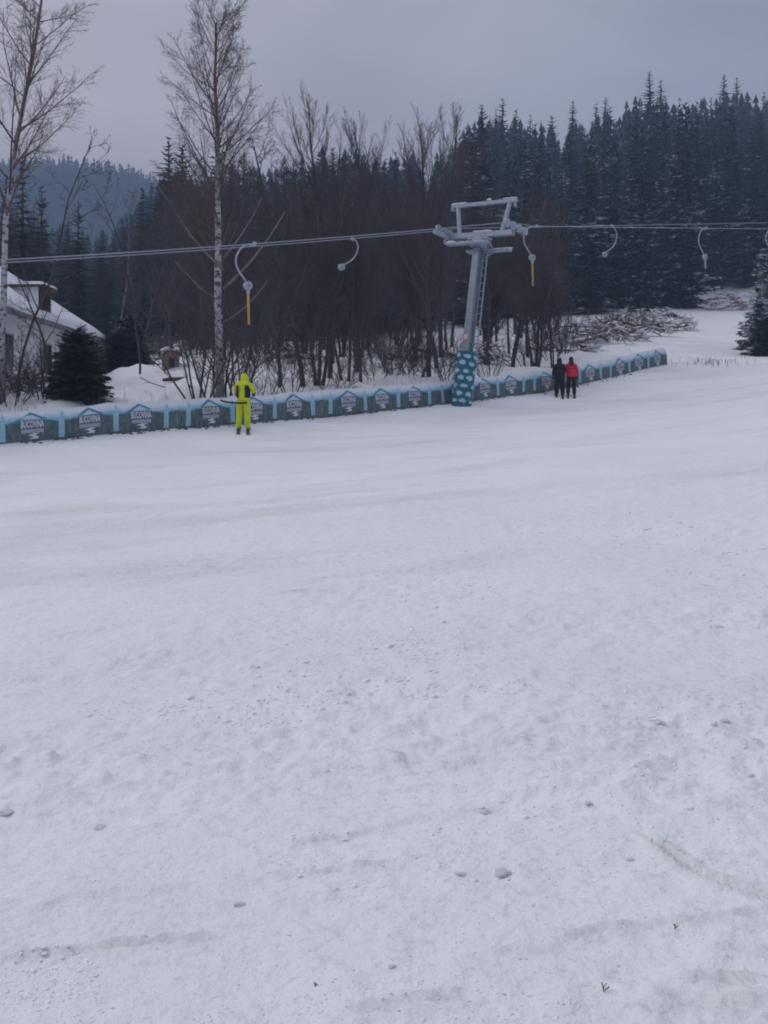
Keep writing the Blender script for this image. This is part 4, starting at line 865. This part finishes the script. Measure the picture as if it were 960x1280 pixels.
# ------------------------------------------------------------------ brush piles beside the run
def brush_pile(x, y, Y, wd, ht, n, seed, label, m=m_log):
    P = px(x, y, Y); P.z = ground_z(P.x, P.y); e = empty('brush_pile', P); tag(e, label, 'brush pile', 'piles of cut brushwood'); rg_ = random.Random(seed)
    nl = 6
    for k in range(nl):
        b_ = MB(); a = rg_.uniform(-.7, .7); ln = wd * rg_.uniform(.25, .5); c = Vector((rg_.uniform(-.4, .4) * wd, rg_.uniform(-.5, .2), ht * rg_.uniform(.1, .7))); d = Vector((math.cos(a), rg_.uniform(-.4, .4), math.sin(a) * .5)); r = rg_.uniform(.05, .09)
        b_.tube([c - d * ln / 2, c + Vector((0, 0, .04)), c + d * ln / 2], [r, r * .9, r * .6], 7); b_.build('branch_log', m_pale if k % 3 == 0 else m, e)
    b_ = MB(); s_ = MB()
    for k in range(n):
        u = rg_.uniform(-1, 1); top = ht * (1 - u * u * .8) * rg_.uniform(.15, 1.0); c = Vector((u * wd * .5, rg_.uniform(-.9, .6), top)); a = rg_.gauss(0, .5); ln = rg_.uniform(.5, 1.5)
        d = Vector((math.cos(a) * rg_.choice((-1, 1)), rg_.uniform(-.6, .6), math.sin(a))).normalized(); r = rg_.uniform(.010, .032)
        b_.tube([c - d * ln * .5, c + Vector((0, 0, rg_.uniform(-.06, .08))), c + d * ln * .5], [r, r * .8, r * .4], 4)
        if rg_.random() < .42:
            q0, q1 = c - d * ln * .35, c + d * ln * .3; s_.tube([q0 + Vector((0, 0, r + .015)), c + Vector((0, 0, r + .04)), q1 + Vector((0, 0, r + .015))], [.015, r + .03, .012], 5)
    for k in range(int(n * .16)):
        u = rg_.uniform(-1, 1); s_.blob((u * wd * .5, rg_.uniform(-.7, .7), ht * (1 - u * u * .8) * rg_.uniform(.1, .85)), rg_.uniform(.10, .26), rg_, 1, (1.5, 1.2, .55), .3)
    tag(b_.build('brushwood', m, e), kind='stuff'); tag(s_.build('snow_on_brushwood', m_snowcap, e, True), kind='stuff')
m_red_brush = mat('reddish_brushwood', (.19, .09, .07), .95, .35, 2.5)
brush_pile(742, 428, 64, 4.6, 1.3, 150, 1, 'long low pile of cut branches just beyond the couple and fence')
brush_pile(775, 425, 68, 3.4, 1.5, 130, 2, 'dark brushwood pile in the middle of the row beside the run', m_red_brush)
brush_pile(812, 412, 74, 3.2, 1.9, 130, 3, 'snowy brushwood pile at the uphill end of the row', m_log)
brush_pile(838, 406, 80, 3.4, 1.7, 120, 4, 'loose brushwood pile spilling onto the run', m_log)
brush_pile(705, 440, 58, 3.6, 1.2, 110, 5, 'scattered brushwood behind the fence close to the couple')
brush_pile(908, 388, 96, 3.8, 1.7, 130, 6, 'snow laden reddish brush pile at the top of the run', m_red_brush)
brush_pile(790, 404, 84, 4.5, 1.4, 120, 7, 'snowy brushwood heap under the dark spruces')
brush_pile(530, 455, 53, 3.5, .9, 90, 8, 'low tangle of branches on the snow behind the pylon side fence')
brush_pile(612, 462, 49.5, 1.6, 1.1, 60, 9, 'snow covered branch heap right behind the pylon padding')
brush_pile(45, 482, 38, 3.0, .9, 70, 10, 'tangle of branches in front of the white house wall')
brush_pile(360, 462, 50, 3.0, .8, 70, 11, 'low tangle of branches on the snow uphill of the birch')

# dry stalks by the run
rg_ = random.Random(3)
b = MB()
for i in range(70):
    x = rg_.gauss(890, 22); P = hit(x, rg_.gauss(455, 2.5)); z = ground_z(P.x, P.y); hh = rg_.uniform(.1, .32); b.tube([(P.x, P.y, z - .05), (P.x + rg_.uniform(-.1, .1), P.y, z + hh)], .009, 4)
o = b.build('dry_stalks', m_log); tag(o, 'sparse dry stalks poking from the snow at the fence end', 'stalks', kind='stuff')

b = MB()
for i in range(520):
    s_ = rg_.uniform(-1, 26); q = F0 + FT * s_ - FN * (.9 + 5.0 * rg_.random() ** 1.6)
    if float(fbm(np.array([q.x / 2.2]), np.array([q.y / 2.2]), 2, 95)[0]) < -.02: continue
    z = ground_z(q.x, q.y); hh = rg_.uniform(.12, .55); b.tube([(q.x, q.y, z - .05), (q.x + rg_.uniform(-.06, .06), q.y, z + hh * .6), (q.x + rg_.uniform(-.22, .22), q.y + rg_.uniform(-.1, .1), z + hh)], [.008, .006, .004], 4)
o = b.build('dry_grass', mat('dry_grass_stems', (.17, .115, .085), .95, .4, 3)); tag(o, 'dry brown grass stems poking from the snow bank behind the fence', 'dry grass', kind='stuff')

# ------------------------------------------------------------------ snow clods and twigs on the piste
m_clod = mat('clod_snow', (.86, .86, .88), .9, .12, 14, .6, 40)
rg_ = random.Random(17)
def clod_mesh(seed):
    r_ = random.Random(seed); b_ = MB(); b_.blob((0, 0, 0), 1, r_, 3, (1.1, 1, .75), .0)
    k = [Vector((r_.gauss(0, 1), r_.gauss(0, 1), r_.gauss(0, 1))) * 1.4 for _ in range(5)]
    for i, v in enumerate(b_.v):
        v = Vector(v); f = 1 + .16 * sum(math.sin(v.dot(q) * 2.6 + j) for j, q in enumerate(k)) / 1.6 + r_.uniform(-.09, .09); b_.v[i] = tuple(v * f)
    return b_.mesh('snow_clod', m_clod, True)
CL = [clod_mesh(s) for s in range(5)]
for i, (x, y, r) in enumerate([(628, 1099, 8), (607, 1014, 6), (788, 1073, 4.5), (575, 1100, 6), (125, 1035, 7), (300, 1132, 5), (822, 905, 7), (905, 906, 5), (8, 1018, 7), (897, 785, 6), (490, 1220, 4), (735, 1005, 4)]):
    P = hit(x, y); rad_ = r * P.y / F; o = link('snow_clod', CL[i % 5], None, (P.x, P.y, ground_z(P.x, P.y) + rad_ * .10)); o.scale = (rad_ * rg_.uniform(.9, 1.3), rad_ * rg_.uniform(.9, 1.2), rad_ * rg_.uniform(.6, .8)); o.rotation_euler = (0, 0, rg_.uniform(0, 6))
    tag(o, 'rounded clod of snow lying loose on the piste', 'snow clod', 'snow clods on the piste')
b = MB()
bands = [(0, 480, 1020, 1280), (480, 960, 900, 1280), (200, 700, 780, 960), (500, 960, 640, 900), (0, 300, 1090, 1250), (100, 500, 860, 1000)]
for i in range(6500):
    x0, x1, y0, y1 = bands[rg_.randrange(len(bands))]; x, y = rg_.uniform(x0, x1), rg_.uniform(y0, y1)
    P = hit(x, y) if False else None
    t_ = (y - HZ) / F; X0 = (x - 480) / F; Yd = EYE / (t_ + .052 + .075 * X0); X, Y = X0 * Yd, Yd
    if float(fbm(np.array([X / 1.3]), np.array([Y / .9]), 3, 33)[0]) < .0: continue
    r = rg_.uniform(.8, 2.2) * (1.9 if rg_.random() < .05 else 1) * Yd / F
    b.blob((X, Y, -r * .1), r, rg_, 1, (1.5, 1.3, .7), .35); b.cur = 0
arr = np.array(b.v); n12 = len(b.v) // 12
ctr = arr.reshape(-1, 12 if len(b.v) % 42 else 42, 3).mean(1) if len(b.v) % 42 == 0 else arr.reshape(-1, 12, 3).mean(1)
kk = len(b.v) // len(ctr); gzv = base_h(ctr[:, 0], ctr[:, 1]) + detail_h(ctr[:, 0], ctr[:, 1]); arr[:, 2] += np.repeat(gzv, kk)
b.v = [tuple(v) for v in arr]
o = b.build('snow_crumbs', m_clod, None, True); tag(o, 'small crumbs of broken snow scattered over the piste', 'snow crumbs', kind='stuff')
for x, y, sz, lab in [(757, 1240, .02, 'tiny forked dark twig sticking out of the snow'), (903, 1226, .014, 'tiny dark stem beside the lower ski track'), (845, 1160, .012, 'dark stem poking through the worn snow'), (395, 1241, .009, 'small bent grass stem in the snow')]:
    P = hit(x, y); z = ground_z(P.x, P.y); b = MB(); b.tube([(0, 0, -.02), (-.3 * sz, 0, .5 * sz), (-.5 * sz, 0, 1.2 * sz)], .0016, 5); b.tube([(-.1 * sz, 0, .2 * sz), (.5 * sz, 0, .6 * sz)], .0016, 5); b.tube([(-.3 * sz, 0, .5 * sz), (.15 * sz, .2 * sz, .95 * sz)], .0012, 5)
    o = b.build('twig', m_log); o.location = (P.x, P.y, z); tag(o, lab, 'twig', 'twigs on the piste')

# ------------------------------------------------------------------ people
def skin_obj(name, verts, edges, radii, sub, mats, parent, bone_mat=None, root=0):
    me = bpy.data.meshes.new(name); me.from_pydata([tuple(v) for v in verts], edges, []); o = bpy.data.objects.new(name, me); COL.objects.link(o)
    sm = o.modifiers.new('skin', 'SKIN'); sm.use_smooth_shade = True; sm.branch_smoothing = .6
    ss = o.modifiers.new('sub', 'SUBSURF'); ss.levels = sub; ss.render_levels = sub
    if not me.skin_vertices: me.attributes  # layer is made with the modifier below
    lay = me.skin_vertices[0] if me.skin_vertices else None
    if lay is None:
        bm = bmesh.new(); bm.from_mesh(me); bm.verts.layers.skin.verify(); bm.to_mesh(me); bm.free(); lay = me.skin_vertices[0]
    for i, r in enumerate(radii):
        lay.data[i].radius = r if isinstance(r, tuple) else (r, r); lay.data[i].use_root = (i == root)
    dg = bpy.context.evaluated_depsgraph_get(); ev = o.evaluated_get(dg); nm = bpy.data.meshes.new_from_object(ev); nm.name = name
    bpy.data.objects.remove(o); bpy.data.meshes.remove(me)
    nm.materials.clear()
    for m in mats: nm.materials.append(m)
    if bone_mat:
        V = [Vector(v) for v in verts]; R = [(r[0] + r[1]) / 2 if isinstance(r, tuple) else r for r in radii]
        for p in nm.polygons:
            c = p.center; best = 9e9; bi = 0
            for (a, b_), mi in zip(edges, bone_mat):
                d = V[b_] - V[a]; t = max(0, min(1, (c - V[a]).dot(d) / max(1e-9, d.length_squared))); dist = (c - V[a] - d * t).length / (R[a] * (1 - t) + R[b_] * t)
                if dist < best: best = dist; bi = mi
            p.material_index = bi
    nm.polygons.foreach_set('use_smooth', [True] * len(nm.polygons))
    return link(name, nm, parent)
m_yel = mat('fluorescent_yellow_cloth', (.60, .66, .02), .75, .12, 6, .5, 9); m_blk = mat('black_cloth', (.018, .018, .024), .85, .3, 8, .4, 12); m_redc = mat('red_cloth', (.62, .03, .06), .8, .15, 6, .5, 9)
m_skin = mat('skin', (.45, .28, .22), .6, .05); m_hair = mat('dark_hair', (.025, .018, .016), .7, .4, 30); m_grey = mat('grey_wool', (.16, .15, .17), .9, .2, 30); m_boot = mat('ski_boot_shell', (.04, .035, .04), .4, .2, 8); m_ski = mat('ski_top', (.05, .045, .055), .4, .3, 4); m_pole = mat('pole_metal', (.40, .42, .47), .4, .1, 8)
def hand(parent, wrist, d, side, m):
    d = Vector(d).normalized(); s = d.cross(Vector((0, 0, 1))).normalized() * side; n = s.cross(d).normalized() * side
    w = Vector(wrist); V = [w, w + d * .05, w + d * .09]; E = [(0, 1), (1, 2)]; R = [.030, (.036, .022), (.038, .02)]
    for k, (off, ln) in enumerate(((-.030, .060), (-.010, .072), (.010, .068), (.029, .052))):
        i = len(V); b0_ = w + d * .09 + s * off; V += [b0_ + d * ln * .4, b0_ + d * ln * .75 - Vector((0, 0, .014)), b0_ + d * ln * .95 - Vector((0, 0, .036))]; E += [(2, i), (i, i + 1), (i + 1, i + 2)]; R += [.0105, .0095, .008]
    i = len(V); V += [w + d * .045 - s * .045, w + d * .085 - s * .058 - Vector((0, 0, .012)), w + d * .11 - s * .052 - Vector((0, 0, .02))]; E += [(1, i), (i, i + 1), (i + 1, i + 2)]; R += [.013, .0115, .0095]
    return skin_obj('glove', V, E, R, 1, [m], parent)
def person(loc, rz, sc, label, jacket, hips, legs, fore, hood, hat, hair, Lel, Lwr, Rel, Rwr, headf=.05, bulk=1.0, hem=0.0, hd=0.0, group='people on the lift track'):
    e = empty('person', loc, rz); e.scale = (sc,) * 3; tag(e, label, 'person', group)
    V = [(0, 0, .96), (0, .0, 1.10), (0, .0, 1.28), (0, .01, 1.42), (0, .03 + headf * .3, 1.51 - hd * .5), (0, headf, 1.60 - hd), (0, headf + .02, 1.68 - hd), (0, headf + .01, 1.755 - hd)]
    R = [(.185 * bulk, .145 * bulk), (.19 * bulk, .15 * bulk), (.205 * bulk, .155 * bulk), (.17 * bulk, .125 * bulk), (.066, .066), (.078, .088), (.086, .10), (.05, .06)]
    E = [(0, 1), (1, 2), (2, 3), (3, 4), (4, 5), (5, 6), (6, 7)]; B = [hips, jacket, jacket, jacket, 3, 3, 3]
    for s, el, wr in ((-1, Lel, Lwr), (1, Rel, Rwr)):
        i = len(V); V += [(s * .185, 0, 1.415), el, wr]; R += [.088 * bulk, .070 * bulk, .052 * bulk]; E += [(3, i), (i, i + 1), (i + 1, i + 2)]; B += [jacket, jacket, fore]
    for s in (-1, 1):
        i = len(V); V += [(s * .10, 0, .86), (s * .125, .02, .50), (s * .142, -.01, .18), (s * .145, .0, .015)]; R += [.122 * bulk, .098 * bulk, .086 * bulk, .083 * bulk]; E += [(0, i), (i, i + 1), (i + 1, i + 2), (i + 2, i + 3)]; B += [hips, legs, legs, legs]
    body = skin_obj('body', V, E, R, 2, [m_yel, m_blk, m_redc, m_skin], e, B)
    for s, el, wr in ((-1, Lel, Lwr), (1, Rel, Rwr)): hand(e, wr, Vector(wr) - Vector(el), s, m_blk)
    for s in (-1, 1):
        b_ = MB(); prf = [(.0, .17, .30, -.12, .19), (.0, .14, .30, -.11, .17)]
        o = skin_obj('boot', [(s * .145, -.03, .30), (s * .145, -.03, .18), (s * .145, -.04, .075), (s * .145, .07, .065), (s * .145, .17, .05)], [(0, 1), (1, 2), (2, 3), (3, 4)], [(.066, .072), (.064, .070), (.062, .068), (.056, .052), (.048, .038)], 1, [m_boot], e)
    h0 = Vector((0, headf, -hd))
    b_ = MB(); b_.tube([h0 + Vector((0, .10, 1.66)), h0 + Vector((0, .128, 1.635)), h0 + Vector((0, .10, 1.625))], [.008, .017, .01], 6); b_.build('nose', m_skin, e, True)
    for s in (-1, 1): b_ = MB(); b_.blob(h0 + Vector((s * .034, .098, 1.675)), .013, RNG, 1, (1, .6, .7), 0); b_.build('eye', m_dark, e, True)
    b_ = MB(); b_.tube([h0 + Vector((-.025, .103, 1.59)), h0 + Vector((0, .11, 1.588)), h0 + Vector((.025, .103, 1.59))], .006, 5); b_.build('mouth', m_redc, e)
    def shell(nm, m, prof_, open_front, cy):               # a shell of rings round the head, open towards the face
        b2 = MB(); n = 20
        for z, rx, ry, oy in prof_:
            for k in range(n + 1):
                a = math.radians(-90 - (180 - open_front) + (360 - 2 * open_front) * k / n); b2.v.append((math.cos(a) * rx, cy + oy + math.sin(a) * ry, z - hd * min(1, max(.35, (z - 1.35) / .2))))
        for i in range(len(prof_) - 1):
            for k in range(n): q = i * (n + 1) + k; b2.f.append((q, q + 1, q + n + 2, q + n + 1)); b2.mi.append(0)
        return b2.build(nm, m, e, True)
    if hood: shell('hood', hood, [(1.40, .16, .14, -.02), (1.48, .115, .115, -.02), (1.56, .12, .125, 0), (1.66, .122, .135, .01), (1.74, .10, .115, .01), (1.785, .055, .07, .0), (1.80, .004, .004, .0)], 42, headf)
    if hair: shell('hair', hair, [(1.36, .13, .07, -.09), (1.46, .135, .10, -.05), (1.55, .118, .118, 0), (1.64, .101, .118, .015), (1.72, .088, .105, .015), (1.775, .045, .06, .01), (1.785, .003, .003, .01)], 55, headf)
    if hat: shell('hat', hat, [(1.665, .108, .126, .015), (1.71, .106, .122, .012), (1.76, .09, .10, .01), (1.80, .055, .062, .0), (1.82, .003, .003, 0)], 0, headf)
    if hem:
        b2 = MB(); n = 24
        for z, f in ((hem, 1.0), (hem + .12, .97), (1.06, .94), (1.14, .88)):
            for k in range(n): a = 6.283 * k / n; b2.v.append((math.cos(a) * .225 * f * bulk, math.sin(a) * .185 * f * bulk, z))
        for i in range(3):
            for k in range(n): b2.f.append((i * n + k, i * n + (k + 1) % n, (i + 1) * n + (k + 1) % n, (i + 1) * n + k)); b2.mi.append(0)
        b2.build('jacket_hem', [m_yel, m_blk, m_redc][jacket], e, True)
    return e
def ski(loc, rz, label, dx):
    b_ = MB(); n = 14; vs = []
    for i in range(n + 1):
        u = i / n; y = -.75 + 1.6 * u; w_ = .045 + .014 * abs(u - .45) * 2; w_ *= 1 - max(0, (u - .93) / .07) * .7; z = .012 + .10 * max(0, (u - .9) / .1) ** 1.5
        for q in (-1, 1): vs += [(q * w_, y, z), (q * w_, y, z + .014)]
    fs = []
    for i in range(n):
        a = i * 4; fs += [(a + 1, a + 3, a + 7, a + 5), (a, a + 4, a + 6, a + 2), (a, a + 1, a + 5, a + 4), (a + 2, a + 6, a + 7, a + 3)]
    fs += [(0, 2, 3, 1), (n * 4, n * 4 + 1, n * 4 + 3, n * 4 + 2)]
    e = empty('ski', loc, rz); tag(e, label, 'ski', 'skis'); b_.add(vs, fs); b_.build('blade', m_ski, e)
    c = MB(); c.box((0, .16, .04), (.06, .09, .035)); c.build('toe_binding', m_dark, e); c = MB(); c.box((0, -.13, .04), (.06, .08, .04)); c.build('heel_binding', m_dark, e)
def ski_pole(a, b_, label):
    a, b_ = Vector(a), Vector(b_); e = empty('ski_pole', b_); tag(e, label, 'ski pole', 'ski poles'); d = (a - b_)
    c = MB(); c.tube([(0, 0, 0), d], [.011, .014], 8); c.build('shaft', m_pole, e); c = MB(); c.tube([d * .9, d * 1.02], .019, 8); c.build('grip', m_dark, e); c = MB(); c.disc(d * .07, d, .05, .012, 12); c.build('basket', m_dark, e)
def ground_pt(x, y, Y):
    P = px(x, y, Y); P.z = ground_z(P.x, P.y); return P
def on_ground(loc, rz, sc, dx):
    c, s = math.cos(rz), math.sin(rz); return Vector((loc.x + c * dx * sc, loc.y + s * dx * sc, 0))
def set_skis(P, rz, sc, who):
    for dx, nm in ((-.145, 'left'), (.145, 'right')):
        q = on_ground(P, rz, sc, dx); a = ground_z(q.x, q.y); sl = math.atan2(gz(q.x, q.y + .5) - gz(q.x, q.y - .5), 1.0)
        ski((q.x, q.y, P.z - .02), rz, f'dark ski under the {nm} boot of the {who}', dx); o = [k for k in SC.objects if k.name.startswith('ski') and k.type == 'EMPTY' and not k.name.startswith('ski_pole')][-1]; o.rotation_euler = (sl, 0, rz)
P = ground_pt(304, 539.5, 31.3); P.z += .03
person(P, math.radians(-12), .985, 'person in a fluorescent yellow ski suit with black side panels, seen from behind', 0, 0, 0, 1, m_yel, None, None, (-.285, .07, 1.16), (-.20, .30, 1.06), (.315, .08, 1.17), (.23, .32, 1.10), .10, 1.10, 0.0, .065)
pp = [o for o in SC.objects if o.name == 'person'][0]
for s in (-1, 1):                                         # black side panels of the suit
    b = MB(); n = 7
    for i in range(8):
        z = .98 + .38 * i / 7; rx, ry = .215 + .012 * math.sin(i * .5), .168
        for k in range(n): a = math.radians(-62 + 100 * k / (n - 1)); b.v.append((s * math.cos(a) * rx, math.sin(a) * ry, z))
    for i in range(7):
        for k in range(n - 1): q = i * n + k; b.f.append((q, q + 1, q + n + 1, q + n)); b.mi.append(0)
    b.build('side_panel', m_blk, pp, True)
set_skis(P, math.radians(7.5), .985, 'person in yellow')
# tow bar behind the thighs of the skier in yellow
tb = empty('tow_bar', P + Vector((-.22, -.20, .80))); tag(tb, 'black tow bar across the hips of the person in yellow', 'tow bar')
b = MB(); b.tube([(-.40, .02, .075), (-.28, 0, .04), (-.05, -.01, .01), (.16, 0, .0), (.36, .03, .012)], [.026, .03, .03, .03, .024], 8); b.build('bar', m_dark, tb, True)
b = MB(); b.tube([(-.40, .02, .075), (-.43, .03, .095), (-.44, .05, .10)], [.03, .026, .012], 8); b.build('end_cap', m_dark, tb, True)
P = ground_pt(699.5, 497.5, 43.4); P.z += .03
person(P, math.radians(4), .90, 'person in black hooded jacket and dark trousers beside the one in red', 1, 1, 1, 1, m_blk, m_grey, None, (-.265, .04, 1.15), (-.28, .14, .92), (.25, .06, 1.16), (.20, .26, 1.05), .04, 1.22, .80, .03)
set_skis(P, math.radians(-9.5), .90, 'person in black')
ski_pole(P + Vector((-.26, .16, .80)), Vector((P.x - .62, P.y - .05, ground_z(P.x - .62, P.y - .05))), 'thin pale ski pole slanting from the hand of the person in black')
P = ground_pt(714, 497.5, 43.6); P.z += .03
person(P, math.radians(-6), .90, 'person in red jacket with black trousers, dark hair and black hat', 2, 1, 1, 2, None, m_blk, m_hair, (-.25, .05, 1.16), (-.20, .25, 1.06), (.275, .03, 1.14), (.285, .10, .90), .03, 1.14, .84, .03)
set_skis(P, math.radians(-10), .90, 'person in red')

# ------------------------------------------------------------------ haze: one closed box of even, thin air
b = MB(); b.box((0, 0, 77), (1760, 1760, 196))
hm = bpy.data.materials.new('haze'); hm.use_nodes = True; nt = hm.node_tree; nt.nodes.clear()
pv = N(nt, 'ShaderNodeVolumePrincipled', inputs={'Color': (.50, .69, 1.0, 1), 'Density': .0015, 'Anisotropy': .0}); ou = N(nt, 'ShaderNodeOutputMaterial'); L(nt, pv.outputs[0], ou.inputs['Volume'])
hz = b.build('haze', hm); tag(hz, 'thin bluish winter haze filling the valley air', 'haze', kind='stuff')
